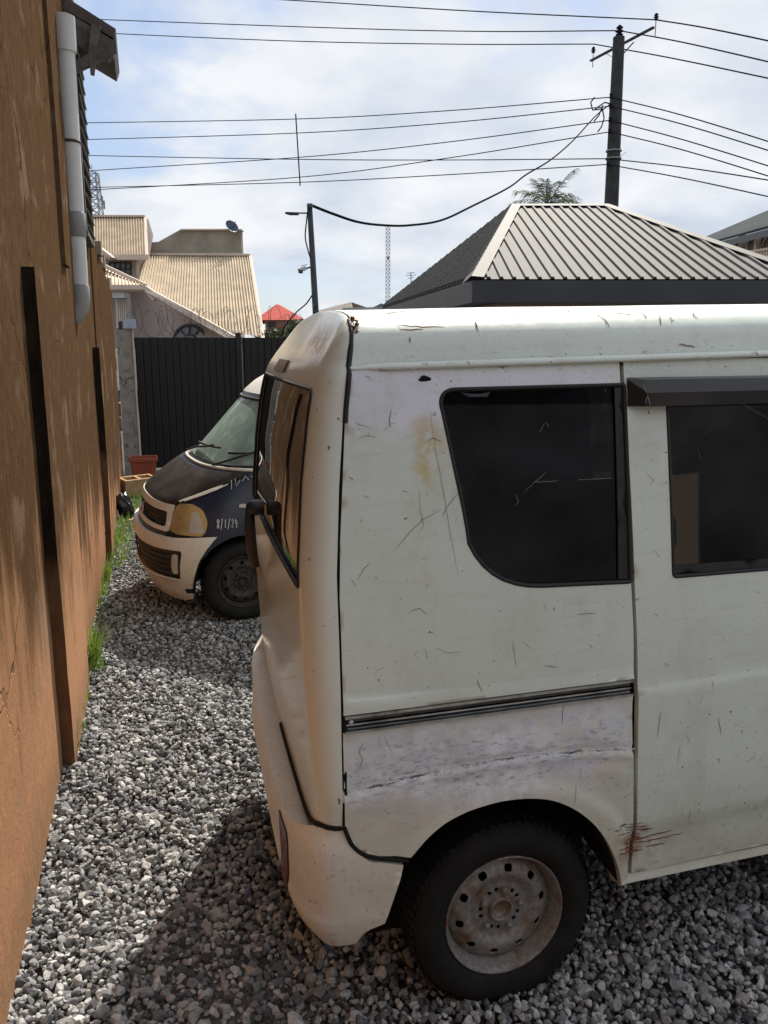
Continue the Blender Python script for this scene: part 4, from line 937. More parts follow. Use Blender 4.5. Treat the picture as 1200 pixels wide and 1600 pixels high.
MB().tube([v2m(.30 + (pi - .60) * t, .972) + Vector((-.004, 0, .006)) for t in np.linspace(0, 1, 24)], .012, 6).build('scuttle_strip', M['cream'], van2)
mr = MB(); c = v2m(pi - .2, 1.12); mr.tube([c, c + Vector((-.05, .09, .02)), c + Vector((-.10, .12, .0))], [.02, .05, .035], 8); mr.build('door_mirror', M['trim'], van2)
# side behind the wheel
sd2 = [(.85, .30), (3.2, .30), (3.2, 1.0), (3.1, 1.66), (1.30, 1.66), (1.02, 1.45), (.86, 1.06), (.86, .56)]
def s2m(x, z): return Vector((x, V2C - W2(z), z))
def s2f(x, z): return Vector((x, V2C + W2(z), z))
w21 = fillet([(1.12, 1.40), (2.0, 1.52), (2.0, 1.02), (1.0, 1.02)], .04, 3); w22 = fillet([(2.1, 1.52), (3.0, 1.52), (3.05, 1.02), (2.1, 1.02)], .04, 3)
for mp_, fl_ in ((s2m, False), (s2f, True)):
    sp_ = panel('side_panel', sd2, mp_, M['navy'], van2, [w21, w22], (.08, .08), .02, flip=fl_)
    for w_ in (w21, w22): panel('side_window', w_, mp_, M['glass'], sp_, (), (.12, .12), 0, -.008, flip=fl_)
rp2 = MB(); rp2.prism([(3.2, V2C - .72, .3), (3.2, V2C + .72, .3), (3.2, V2C + .72, 1.0), (3.1, V2C + .62, 1.72), (3.1, V2C - .62, 1.72), (3.2, V2C - .72, 1.0)], (.05, 0, 0)); rp2.build('tail_panel', M['navy'], van2, recalc=True)
ub = MB(); ub.box((1.9, V2C, .34), (2.5, 1.3, .06)); ub.box((.95, V2C, .62), (.04, 1.36, .6)); ub.box((.5, V2C, .62), (.7, .9, .1)); ub.box((.72, V2C, .95), (.35, 1.2, .05)); ub.build('floor_pan', M['dark'], van2)
wl = MB(); q = [(x, z) for x, z in arc2]; wl.add([(x, V2Y + .02, z) for x, z in q] + [(x, V2Y + .30, z) for x, z in q], [(i, i + 1, i + 1 + len(q), i + len(q)) for i in range(len(q) - 1)], True); wl.add([(x, V2Y + .30, z) for x, z in q], [tuple(range(len(q)))]); wl.build('wheel_well', M['dark'], van2)
for yy in (V2C - .34, V2C + .34):
    s = MB(); s.box((1.45, yy, .70), (.48, .5, .16)); s.box((1.66, yy, 1.02), (.12, .5, .60), Matrix.Rotation(R(10), 3, 'Y')); o = s.build('seat', M['seat'], van2); bv = o.modifiers.new('b', 'BEVEL'); bv.width = .03; bv.segments = 3
make_wheel('wheel', (WX, V2Y + .03, WZ), van2, M['darkrim'], 0, False, .4); make_wheel('wheel', (WX, 2 * V2C - V2Y - .03, WZ), van2, M['darkrim'], 0, True)
make_wheel('wheel', (2.75, V2Y + .03, WZ), van2, M['darkrim']); make_wheel('wheel', (2.75, 2 * V2C - V2Y - .03, WZ), van2, M['darkrim'], 0, True)
# side repeater and chalk marks on the wing
sm_ = lambda u, v: (lambda p: Vector((p.x, V2C - W2(p.z) - .004, p.z)))(atY(u, v, V2Y + .012))
c = sm_(371, 790); rp_ = MB(); rp_.prism(fillet([(c.x - .035, c.z - .012), (c.x + .035, c.z - .012), (c.x + .035, c.z + .012), (c.x - .035, c.z + .012)], .01, 3) and [(x, c.y + .004, z) for x, z in fillet([(c.x - .030, c.z - .011), (c.x + .030, c.z - .011), (c.x + .030, c.z + .011), (c.x - .030, c.z + .011)], .010, 3)], (0, -.012, 0)); rp_.build('side_repeater', M['clearlens'], van2, recalc=True)
tx = MB()
glyph = {'8': [[(.8, .9), (.3, .95), (.15, .75), (.75, .35), (.7, .08), (.3, .05), (.2, .3), (.85, .75), (.8, .9)]], '/': [[(.75, 1.05), (.2, -.1)]], '1': [[(.5, .95), (.47, .05)]],
         '2': [[(.15, .75), (.4, .95), (.75, .8), (.6, .45), (.1, .05), (.85, .1)]], '4': [[(.3, .95), (.15, .45), (.8, .5)], [(.65, .75), (.6, .0)]]}
def chalk(text, u, v, w_, h_):
    for i, ch in enumerate(text):
        for stp in glyph[ch]:
            tx.tube([sm_(u + (i + x * .75) * w_, v - y * h_ - i * .25) for x, y in stp], .0032, 5)
chalk('8/1/24', 328, 825, 5.8, 15)
for s in ([(352, 750), (352, 764)], [(358, 748), (360, 760), (366, 750)], [(370, 752), (374, 744), (380, 750)], [(384, 746), (390, 742)]): tx.tube([sm_(u, v) for u, v in s], .0022, 5)
tag(tx.build('chalk_date', simple('white_marker', (.62, .62, .62), .8), van2), kind='stuff')

van2.rotation_euler.z = R(7.0); van2.location.x += .025
# ================================================================== gate, pillar, clutter at the end of the yard
GY = 11.7
pl = empty('gate_pillar', (atY(200, 600, 11.45).x, 11.45, 0), 'cracked grey concrete gate pillar beside the black gate', 'pillar')
x0, x1 = atY(183, 512, 11.4).x, atY(206, 520, 11.4).x; zt = atY(190, 512, 11.4).z
m = MB(); m.add([(x, y, z) for z, k in ((-.05, .0), (zt * .5, .004), (zt, 0)) for x, y in ((x0 - .02 + k, 11.35), (x1 + .015 + k, 11.35), (x1 + .015 + k, 11.62), (x0 - .02 + k, 11.62))], [(i * 4 + k, i * 4 + (k + 1) % 4, (i + 1) * 4 + (k + 1) % 4, (i + 1) * 4 + k) for i in range(2) for k in range(4)] + [(8, 9, 10, 11)])
o = m.build('shaft', M['concrete'], pl, recalc=True); bv = o.modifiers.new('b', 'BEVEL'); bv.width = .012; bv.segments = 2
MB().box((x1 + .012, 11.345, zt * .5), (.02, .02, zt)).build('edge_fillet', M['creamtrim'], pl)
bs = empty('junction_box', (atY(202, 508, 11.3).x, 11.3, zt), 'small pale blue box on top of the gate pillar', 'box')
c = atY(203, 507, 11.3); MB().box((c.x, 11.33, c.z + .01), (.15, .06, .12)).build('panel', M['bluesheet'], bs); MB().box((c.x - .12, 11.36, c.z - .01), (.05, .05, .10)).build('bracket', M['frame'], bs)
gate = empty('metal_gate', (1.2, GY, 0), 'tall black sheet-metal gate of vertical planks at the far end', 'gate')
gx0 = atY(207, 560, GY).x; ztop = atY(300, 528, GY).z; n_ = 42; pw = .098; px = gx0 + .04
pm = MB(); pm.add([(-pw / 2, 0, 0), (-pw * .36, -.009, 0), (pw * .36, -.009, 0), (pw / 2, 0, 0), (-pw / 2, 0, 1), (-pw * .36, -.009, 1), (pw * .36, -.009, 1), (pw / 2, 0, 1), (-pw / 2, .01, 0), (pw / 2, .01, 0), (-pw / 2, .01, 1), (pw / 2, .01, 1)], [(0, 1, 5, 4), (1, 2, 6, 5), (2, 3, 7, 6), (9, 8, 10, 11), (4, 5, 6, 7, 11, 10)])
first = None
postx = atY(373, 560, GY).x
for k in range(n_):
    if first is None: first = pm.build('plank', M['gate'], gate); o = first
    else: o = copy_obj(first, gate); 
    o.matrix_parent_inverse = Matrix.Translation((-1.2, -GY, 0)); o.location = (px + pw / 2 + k * (pw - .001), GY + random.uniform(-.003, .003), .06); o.scale = (1, 1, ztop - .06 + random.uniform(-.004, .004))
for z in (.12, 1.0, ztop - .02): MB().box((gx0 + 2.15, GY + .03, z), (4.3, .04, .05)).build('cross_rail', M['gate'], gate)
for (x, zz) in ((gx0 - .0, ztop + .06), (postx, ztop + .07), (gx0 + 4.35, ztop + .06)): MB().box((x, GY - .005, zz / 2), (.07, .07, zz)).build('post', M['gate'], gate)
MB().box((postx + .045, GY - .03, ztop / 2 + .02), (.012, .02, ztop)).build('closing_strip', M['concrete'], gate)
# razor wire coils on the gate
rz = empty('razor_wire', (1.2, GY, ztop), 'coiled rusty razor wire along the top of the black gate', 'razor wire')
for (xa, xb, tn, r0, seed) in ((gx0 - .1, postx - .05, 7, .20, 1), (gx0 + .2, postx - .1, 6, .15, 2), (postx - .1, gx0 + 2.6, 8, .21, 3), (postx + .3, gx0 + 3.4, 8, .17, 4)):
    random.seed(seed); P_ = []; N_ = tn * 22; jit = [random.uniform(.75, 1.2) for _ in range(tn + 2)]
    for i in range(N_ + 1):
        t = i / N_; a = 2 * pi * tn * t; k = jit[int(t * tn)]; x = xa + (xb - xa) * t + .07 * math.sin(a * .5 + seed)
        P_.append(Vector((x + .10 * math.cos(a), GY + .03 + r0 * .6 * math.cos(a), ztop + .05 + r0 * .8 * k + r0 * k * math.sin(a))))
    m = MB(); m.tube(P_, .0026, 5)
    for i in range(3, N_, 4):
        d = (P_[i] - P_[i - 1]).normalized().orthogonal() * .018; m.tube([P_[i] - d, P_[i] + d], .002, 4)
    m.build('coil', M['wire'], rz)
random.seed(11)
# planter
pc = atZ(222, 752); pt = empty('planter', (pc.x, 10.75, 0), 'red terracotta rectangular planter at the foot of the gate pillar', 'planter')
xa, xb = atY(203, 730, 10.7).x, atY(246, 730, 10.7).x; zt2 = atY(230, 716, 10.7).z; cx = (xa + xb) / 2; hw = (xb - xa) / 2
def ring(hw_, hd, z): return [(cx - hw_, 10.85 - hd, z), (cx + hw_, 10.85 - hd, z), (cx + hw_, 10.85 + hd, z), (cx - hw_, 10.85 + hd, z)]
lv = [ring(hw * .78, .11, -.02), ring(hw * .95, .14, zt2 - .05), ring(hw * 1.05, .155, zt2 - .05), ring(hw * 1.05, .155, zt2), ring(hw * .95, .135, zt2), ring(hw * .90, .125, zt2 - .08)]
m = MB(); m.add([p for l in lv for p in l], [(0, 3, 2, 1)] + [(i * 4 + k, i * 4 + (k + 1) % 4, (i + 1) * 4 + (k + 1) % 4, (i + 1) * 4 + k) for i in range(5) for k in range(4)]); o = m.build('tub', M['terracotta'], pt); bv = o.modifiers.new('b', 'BEVEL'); bv.width = .008; bv.segments = 2
MB().add(ring(hw * .9, .125, zt2 - .06), [(0, 1, 2, 3)]).build('soil', M['block'], pt)
# hollow block
bcn = atZ(213, 772); hb2 = MB(); rz_ = Matrix.Rotation(R(28), 3, 'Z') @ Matrix.Rotation(R(6), 3, 'X'); L_, W_, H_ = .40, .20, .19; bc_ = Vector((bcn.x + .02, 9.95, .12))
for (dx, dy, sx, sy) in ((0, -W_ / 2 + .015, L_, .03), (0, W_ / 2 - .015, L_, .03), (-L_ / 2 + .016, 0, .032, W_ - .062), (0, 0, .032, W_ - .062), (L_ / 2 - .016, 0, .032, W_ - .062)): hb2.box(bc_ + rz_ @ Vector((dx, dy, 0)), (sx, sy, H_), rz_)
tag(hb2.build('hollow_block', M['tanblock']), 'tan hollow concrete block lying in front of the planter', 'block')
# crumpled black bag
bg_ = atZ(200, 806); v_, f_ = ico(4); random.seed(3)
q = []
for p in v_:
    n0 = mnoise.noise(Vector(p) * 1.6) * .35 + mnoise.noise(Vector(p) * 4.5) * .22 + abs(mnoise.noise(Vector(p) * 9)) * .1; r_ = 1 + n0; q.append((bg_.x - .02 + p[0] * .085 * r_ + p[2] * -.03, 8.75 + p[1] * .10 * r_, .11 + p[2] * .13 * r_))
m = MB(); m.add(q, [tuple(f) for f in f_], True); tag(m.build('plastic_bag', M['bag']), 'crumpled black plastic bag against the foot of the wall', 'bag')
for k, (dx, dy, a, L_, lb) in enumerate(((.10, -.25, .9, .26, 'longer pale wood scrap lying beside the black bag'), (.16, -.1, -.5, .15, 'shorter pale wood scrap lying beside the black bag'))):
    m = MB(); c = Vector((bg_.x + dx, 8.75 + dy, .035)); d = Vector((math.cos(a), math.sin(a), .12)) * L_ / 2; m.bar(c - d, c + d, .03, .015); o = m.build('wood_scrap', M['wood']); bv = o.modifiers.new('b', 'BEVEL'); bv.width = .004; tag(o, lb, 'wood')
# grass
def tuft(name, x, y, n, h, spread, label, group=None, kind=None):
    m = MB()
    for k in range(n):
        a = random.uniform(0, 2 * pi); r0 = abs(random.gauss(0, spread * .35)); bx, by = x + r0 * math.cos(a) * .8, y + r0 * math.sin(a) * 1.6
        if bx < wallx(by) + .01: bx = wallx(by) + random.uniform(.01, .05)
        hh = h * random.uniform(.45, 1.1); lean = random.uniform(.15, .75) * hh; a2 = random.uniform(0, 2 * pi); d = Vector((abs(math.cos(a2)) * .9 + .05, math.sin(a2), 0)); sd = Vector((-d.y, d.x, 0)).normalized() * random.uniform(.0025, .0050)
        vs = []
        for i in range(5):
            t = i / 4; p = Vector((bx, by, -.01)) + d * lean * t * t + Vector((0, 0, hh * (t - .28 * t * t * (lean / hh)))); k_ = sd * (1 - t * .92); vs += [p - k_, p + k_]
        m.add(vs, [(2 * i, 2 * i + 1, 2 * i + 3, 2 * i + 2) for i in range(4)], True)
    o = m.build(name, M['grass']); tag(o, label, 'grass', group, kind); return o
p = atZ(147, 1040); tuft('grass_tuft', p.x - .01, p.y, 150, .30, .13, 'largest bright green grass tuft at the foot of the ochre wall')
p = atZ(116, 1175); tuft('grass_tuft', p.x - .02, p.y, 40, .16, .08, 'small green grass tuft beside the nearer pilaster')
p = atZ(139, 1065); tuft('grass_tuft', p.x - .02, p.y, 30, .17, .06, 'thin grass wisp just nearer than the largest tuft')
p = atZ(163, 905); tuft('grass_tuft', p.x + .0, p.y, 60, .16, .12, 'low grass tuft by the wall level with the navy van bumper')
m = None
random.seed(21)
gm = MB()
def blades(x0, x1, y0, y1, n, h):
    for k in range(n):
        y = random.uniform(y0, y1); x = wallx(y) + x0 + abs(random.gauss(0, 1)) * (x1 - x0) * .5; hh = h * random.uniform(.35, 1.1); a2 = random.uniform(0, 2 * pi); d = Vector((math.cos(a2), math.sin(a2), 0)); sd = Vector((-d.y, d.x, 0)) * .004; lean = hh * random.uniform(.1, .6); vs = []
        for i in range(4):
            t = i / 3; p = Vector((x, y, -.01)) + d * lean * t * t + Vector((0, 0, hh * t)); k_ = sd * (1 - t * .9); vs += [p - k_, p + k_]
        gm.add(vs, [(2 * i, 2 * i + 1, 2 * i + 3, 2 * i + 2) for i in range(3)], True)
blades(.03, .22, 6.7, 8.5, 360, .12); blades(.03, .36, 8.9, 10.4, 500, .12); blades(.01, .06, 5.6, 7.0, 120, .12); blades(.01, .05, 3.4, 4.3, 60, .08); blades(.02, .10, 4.5, 5.6, 60, .08)
tag(gm.build('grass', M['grass']), 'short green weeds growing out of the gravel along the wall', 'grass', kind='stuff')

# ================================================================== buildings beyond the yard
UP = Vector((0, 0, 1)); FH = Vector(_fh); RT = Vector(_rt)
def loc(l, z, d): return FH * d + RT * l + UP * z           # lateral, height, distance along the view heading
def ribbed(name, T, B, nr, h, mat, parent, seg=1, duty=.35):
    """ribbed sheet between a top polyline T(s) and a bottom polyline B(s)"""
    nrm = (T(.5) - B(.5)).cross(T(1) - T(0)).normalized()
    if nrm.z < 0: nrm = -nrm
    vs = []; prof_ = []
    for k in range(nr):
        prof_ += [(k / nr, 0), ((k + 1 - duty) / nr, 0), ((k + 1 - duty * .75) / nr, h), ((k + 1 - duty * .25) / nr, h)]
    prof_.append((1, 0))
    for s, q in prof_: vs += [T(s) + nrm * q, B(s) + nrm * q]
    m = MB(); m.add(vs, [(2 * i, 2 * i + 1, 2 * i + 3, 2 * i + 2) for i in range(len(prof_) - 1)]); return m.build(name, mat, parent)
def seg2(a, b): return lambda s: a + (b - a) * s
def poly(pts):
    def f(s):
        for i in range(len(pts) - 1):
            if s <= pts[i + 1][0] + 1e-9:
                t = (s - pts[i][0]) / max(1e-9, pts[i + 1][0] - pts[i][0]); return pts[i][1] + (pts[i + 1][1] - pts[i][1]) * t
        return pts[-1][1]
    return f

# ---------------------------------------------------------------- hipped metal-roof building
hipb = empty('hipped_building', loc(4.7, 0, 20), 'low building with dark ribbed hipped metal roof behind the white van', 'building')
ze = atD(900, 436, 14).z; zrid = atD(800, 322, 20).z
A, B_ = atD(738, 437, 14), loc(7.28, ze, 14); A.z = ze
C_, Dd = loc(7.28, ze, 26), loc(-.1, ze, 26); E_, F_ = loc(3.0, zrid, 20), loc(5.22, zrid, 20)
rm = MB(); rm.add([A, B_, C_, Dd, E_, F_], [(0, 1, 5, 4), (1, 2, 5), (2, 3, 4, 5), (3, 0, 4)]); hr = rm.build('roof', M['hiproof'], hipb, recalc=True)
def rib(a, b, nrm, wd=.038, ht=.04):
    m = MB(); d = (b - a).normalized(); s = d.cross(nrm).normalized(); P_ = []
    for p in (a, b): P_ += [p - s * wd, p - s * wd * .55 + nrm * ht, p + s * wd * .55 + nrm * ht, p + s * wd]
    m.add(P_, [(0, 1, 5, 4), (1, 2, 6, 5), (2, 3, 7, 6), (4, 5, 6, 7), (3, 2, 1, 0)]); return m.build('rib', M['hiproof'], hr)
nf = (B_ - A).cross(E_ - A).normalized(); nf = nf if nf.z > 0 else -nf
lA, lB, lE, lF = 1.52, 7.28, 3.0, 5.22
k = 0; l = lA + .22
while l < lB - .1:
    if l < lE: t = (l - lA) / (lE - lA)
    elif l > lF: t = (lB - l) / (lB - lF)
    else: t = 1.0
    b = loc(l, ze, 14); a = loc(l, ze + (zrid - ze) * t, 14 + 6 * t); rib(a, b, nf); l += .212
nl = (A - Dd).cross(E_ - A).normalized(); nl = nl if nl.z > 0 else -nl
for i in range(1, 44):
    t = i / 44; b = Dd + (A - Dd) * t; k = 1 - abs(t - .5) / .5; a = b + (E_ - (Dd + (A - Dd) * .5)) * k
    if (a - b).length > .15: rib(a, b, nl, .045, .065)
def cap(a, b, wd=.20):
    m = MB(); d = (b - a).normalized(); s = d.cross(UP).normalized(); m.add([p + o for p in (a, b) for o in (s * wd - UP * .05, UP * .085, -s * wd - UP * .05)], [(0, 1, 4, 3), (1, 2, 5, 4)]); return m.build('ridge_cap', M['hipcap'], hr)
def capw(a, b, n1, n2, wd=.19):
    d = (b - a).normalized(); s1 = d.cross(n1).normalized(); s2 = d.cross(n2).normalized(); m = MB()
    s1 = s1 if s1.dot(n2) < 0 else -s1; s2 = s2 if s2.dot(n1) < 0 else -s2
    o = (n1 + n2).normalized() * .055; m.add([p + q for p in (a, b) for q in (s1 * wd + n1 * .048, o, s2 * wd + n2 * .048)], [(0, 1, 4, 3), (1, 2, 5, 4)]); return m.build('ridge_cap', M['hipcap'], hr)
nr_ = (C_ - B_).cross(F_ - B_).normalized(); nr_ = nr_ if nr_.z > 0 else -nr_
nb = (Dd - C_).cross(E_ - C_).normalized(); nb = nb if nb.z > 0 else -nb
capw(A, E_, nf, nl); capw(B_, F_, nf, nr_); capw(E_, F_, nf, nb)
def slab(a, b, h, th, name, mat, par):
    d = (b - a).normalized(); s = d.cross(UP).normalized() * th; m = MB(); m.prism([a, b, b - UP * h, a - UP * h], s); return m.build(name, mat, par, recalc=True)
slab(A - UP * .02, B_ - UP * .02, .36, -.04, 'fascia', M['fascia'], hipb); slab(Dd - UP * .02, A - UP * .02, .36, -.04, 'fascia', M['fascia'], hipb); slab(B_ - UP * .02, C_ - UP * .02, .36, -.04, 'fascia', M['fascia'], hipb)
wl_ = MB(); q = [loc(lA + .5, 0, 14.5), loc(lB - .5, 0, 14.5), loc(lB - .5, 0, 25.5), loc(.55, 0, 25.5)]; wl_.prism(q, (0, 0, ze - .05)); wl_.build('wall', M['mauvewall'], hipb, recalc=True)
sf = MB(); sf.add([A - UP * .36, B_ - UP * .36, C_ - UP * .36, Dd - UP * .36], [(0, 1, 2, 3)]); sf.build('soffit', M['fascia'], hipb)

# ---------------------------------------------------------------- added unseen house, gives the van's side windows something to reflect
yh = empty('added_house', (4, -10.5, 0), 'added dark house behind the viewer, unseen except mirrored in the van windows', 'building')
m = MB(); m.box((7.2, -10.6, 2.3), (17.5, 3.0, 4.7)); m.build('wall', M['added_house_wall'], yh); m = MB(); m.prism([(-2.0, -8.6, 4.6), (-2.0, -12.6, 4.6), (-2.0, -10.6, 5.7)], (18.4, 0, 0)); m.build('roof', M['brownroof'], yh, recalc=True)  # wall and roof of the added house
for x in (-.2, 4.4, 9.0): MB().box((x, -9.04, 1.15), (1.0, .1, 2.3)).build('added_house_door', M['house2'], yh)

# ---------------------------------------------------------------- cream house with ribbed roofs
ch = empty('cream_house', atD(280, 530, 27), 'cream house with big ribbed sheet roofs behind the gate', 'building')
P = lambda u, v, d: atD(u, v, d)
# big roof, front eave nearer than the ridge
T0, T1 = P(224, 399, 28), P(391, 400, 28)
bot = poly([(0, P(216, 443, 25.5)), (.02, P(216, 446, 25.5)), (.62, P(330, 512, 23)), (1.0, P(411, 528, 22.5))])
ribbed('main_roof', seg2(T0, T1), bot, 42, .06, M['creamroof'], ch)
MB().bar(T0 + UP * .03, T1 + UP * .03, .25, .06).build('ridge_trim', M['creamtrim'], ch)
MB().bar(P(391, 400, 27.95), P(411, 530, 22.4), .10, .07).build('verge', M['creamtrim'], ch)
# parapet block
m = MB(); m.prism([P(226, 399, 28.6), P(226, 379, 28.6), P(247, 378, 28.6), P(283, 358, 28.6), P(376, 358, 28.6), P(378, 399, 28.6)], FH * .35); m.build('parapet', M['parapet'], ch, recalc=True)
m = MB(); m.prism([P(282, 357.5, 28.5), P(377, 357.5, 28.5), P(377, 359.5, 28.5), P(282, 359.5, 28.5)], FH * .5); m.build('coping', M['creamtrim'], ch, recalc=True)
MB().bar(P(226, 398, 28.2), P(378, 398.5, 28.2), .12, .10).build('flashing', M['pvc'], ch)
# upper left roof
ribbed('upper_roof', seg2(P(120, 338, 29), P(226, 338, 29)), seg2(P(120, 399, 26.5), P(229, 400, 26.5)), 26, .06, M['creamroof'], ch)
MB().bar(P(120, 338, 28.9), P(227, 338, 28.9), .2, .06).build('ridge_trim', M['creamtrim'], ch); MB().bar(P(226.5, 339, 28.95), P(229.5, 400, 26.4), .10, .07).build('verge', M['creamtrim'], ch)
m = MB(); m.prism([P(228, 342, 29.0), P(236, 368, 29.5), P(230, 399, 26.6)], RT * .08); m.build('gable', M['brownroof'], ch, recalc=True)
MB().bar(P(150, 402, 26.4), P(232, 402, 26.4), .10, .16).build('gutter', M['creamtrim'], ch)
# upper wall and window
m = MB(); m.prism([P(130, 402, 27), P(220, 402, 27), P(222, 470, 27), P(130, 470, 27)], FH * 1.5); m.build('upper_wall', M['creamwall'], ch, recalc=True)
m = MB(); m.prism([P(212, 401, 26.7), P(217, 401, 26.7), P(219, 440, 26.7), P(214, 440, 26.7)], FH * .2); m.build('downpipe', M['creamtrim'], ch, recalc=True)
m = MB(); m.prism([P(145, 378, 25.9), P(158, 388, 25.9), P(176, 402, 26.0), P(170, 404, 26.0), P(152, 396, 25.9), P(145, 396, 25.9)], FH * .4); m.build('cornice', M['creamtrim'], ch, recalc=True)
wn_ = MB()
for a, b in (((171, 410), (204, 410)), ((171, 430), (204, 430)), ((171, 420), (204, 420)), ((171, 410), (171, 430)), ((179.5, 410), (179.5, 430)), ((187.7, 410), (187.7, 430)), ((196, 410), (196, 430)), ((204, 410), (204, 430))): wn_.bar(P(*a, 26.96), P(*b, 26.96), .05, .05)
wo_ = wn_.build('window', M['frame'], ch)
for i in range(4):
    for j in range(2):
        u0, v0 = 171.5 + i * 8.25, 410.5 + j * 10; m = MB(); m.prism([P(u0, v0, 26.98), P(u0 + 7.4, v0, 26.98), P(u0 + 7.4, v0 + 9, 26.98), P(u0, v0 + 9, 26.98)], FH * .01); m.build('pane', M['pane'], wo_, recalc=True)
# porch roof, fascia, sloping verge
ribbed('porch_roof', seg2(P(148, 412, 25), P(222, 446, 25)), seg2(P(148, 447, 23.6), P(224, 447, 23.6)), 14, .05, M['creamroof'], ch)
MB().bar(P(162, 415, 24.8), P(228, 446, 24.8), .22, .10).build('verge', M['creamtrim'], ch)
MB().bar(P(145, 449, 23.4), P(229, 449, 23.4), .14, .12).build('gutter', M['creamtrim'], ch)
m = MB(); m.prism([P(145, 451, 23.5), P(226, 451, 23.5), P(226, 457, 23.5), P(145, 457, 23.5)], FH * .1); m.build('fascia', M['mauvewall'], ch, recalc=True)
m = MB(); m.prism([P(227, 446, 23.3), P(240, 455, 23.3), P(300, 487, 22.8), P(372, 528, 22.2), P(355, 529, 22.2), P(298, 497, 22.8), P(243, 467, 23.3), P(238, 470, 23.3), P(226, 455, 23.3)], FH * .25); m.build('sloping_fascia', M['creamtrim'], ch, recalc=True)
for k in range(12):
    t = (k + .5) / 12; a = P(243 + 115 * t, 461 + 64 * t, 22.75); MB().bar(a, a - UP * .14, .035, .02).build('bracket', M['mauvewall'], ch)
# porch wall, column, arched window
m = MB(); m.prism([P(150, 455, 24.6), P(243, 455, 24.6), P(360, 522, 23.8), P(360, 545, 23.8), P(150, 545, 24.6)], FH * .3); m.build('porch_wall', M['mauvewall'], ch, recalc=True)
m = MB(); m.prism([P(180, 466, 23.8), P(198, 466, 23.8), P(200, 530, 23.8), P(183, 530, 23.8)], FH * .35); cl = m.build('column', M['pvc'], ch, recalc=True)
MB().bar(P(177, 462, 23.75), P(199, 462, 23.75), .5, .14).build('capital', M['pvc'], cl)
for k in range(5): MB().bar(P(183 + k * 3.2, 470, 23.76), P(185 + k * 3.2, 526, 23.76), .03, .03).build('flute', M['creamtrim'], cl)
aw = MB(); cA = P(297, 536, 24.0); r0 = (P(323, 536, 24.0) - cA).length
aw.tube([cA + RT * r0 * math.cos(t) + UP * r0 * 1.05 * math.sin(t) for t in np.linspace(0, pi, 20)], .045, 6); aw.tube([cA + RT * r0 * .45 * math.cos(t) + UP * r0 * .5 * math.sin(t) for t in np.linspace(0, pi, 14)], .025, 6)
for t in np.linspace(.35, pi - .35, 5): aw.bar(cA + RT * r0 * .45 * math.cos(t) + UP * r0 * .5 * math.sin(t), cA + RT * r0 * math.cos(t) + UP * r0 * math.sin(t), .04, .04)
awo = aw.build('arched_window', M['frame'], ch); m = MB(); m.add([cA + FH * .03 + RT * r0 * math.cos(t) + UP * r0 * math.sin(t) for t in np.linspace(0, pi, 20)], [tuple(range(20))]); m.build('pane', M['pane'], awo)
# body of the house so that it closes from the side
m = MB(); m.prism([P(60, 545, 28.9), P(352, 545, 28.9), P(352, 402, 28.9), P(60, 402, 28.9)], FH * 4); m.build('rear_block', M['creamwall'], ch, recalc=True)
# satellite dish
dc = P(362, 354, 28.4); dm = MB(); ax_ = (RT * .55 + UP * .5 - FH * .6).normalized(); o1 = ax_.orthogonal().normalized(); o2 = ax_.cross(o1); vs = [dc - ax_ * .05]
for r in (.12, .22, .29):
    for t in range(20): a = t * pi / 10; vs.append(dc + (o1 * math.cos(a) + o2 * math.sin(a)) * r * .8 + ax_ * (r * r * .9 - .05))
fs = [(0, 1 + t, 1 + (t + 1) % 20) for t in range(20)] + [(1 + i * 20 + t, 1 + (i + 1) * 20 + t, 1 + (i + 1) * 20 + (t + 1) % 20, 1 + i * 20 + (t + 1) % 20) for i in range(2) for t in range(20)]
dr_ = empty('satellite_dish', P(362, 359, 28.5), 'small dark blue satellite dish on the parapet of the cream house', 'dish'); dm.add(vs, fs, True); dm.build('reflector', M['dish'], dr_)
MB().tube([P(362, 359, 28.55), dc + FH * .03], .03, 6).build('mast', M['frame'], dr_); MB().tube([dc - UP * .2, dc + ax_ * .3], .012, 5).build('feed_arm', M['frame'], dr_)

# ---------------------------------------------------------------- red-roofed house
rh = empty('red_roof_house', atD(438, 520, 48), 'distant house with a bright red tiled hipped roof', 'building')
ap1, ap2 = P(432, 475, 50), P(437, 476, 52); ea = [P(398, 500, 46), P(478, 500, 46), P(488, 500, 56), P(408, 500, 56)]
z_ = ea[0].z
for e in ea: e.z = z_
m = MB(); m.add(ea + [ap1, ap2], [(0, 1, 4), (1, 2, 5, 4), (2, 3, 5), (3, 0, 4, 5)]); hr2 = m.build('roof', M['redroof'], rh, recalc=True)
m = MB(); i_ = [ea[0] + (RT * .5 + FH * .5), ea[1] + (-RT * .5 + FH * .5), ea[2] + (-RT * .5 - FH * .5), ea[3] + (RT * .5 - FH * .5)]; m.prism([Vector((p.x, p.y, 0)) for p in i_], (0, 0, z_ - .02)); m.build('wall', M['house2'], rh, recalc=True)
m = MB(); m.prism([P(418, 503, 46.3), P(430, 503, 46.3), P(430, 512, 46.3), P(418, 512, 46.3)], FH * .1); m.build('window', M['frame'], rh, recalc=True)
m = MB(); m.prism([P(404, 527, 42), P(404, 518, 42), P(470, 503, 42), P(474, 507, 42)], FH * 3); m.build('lean_to_roof', M['redroof'], rh, recalc=True)
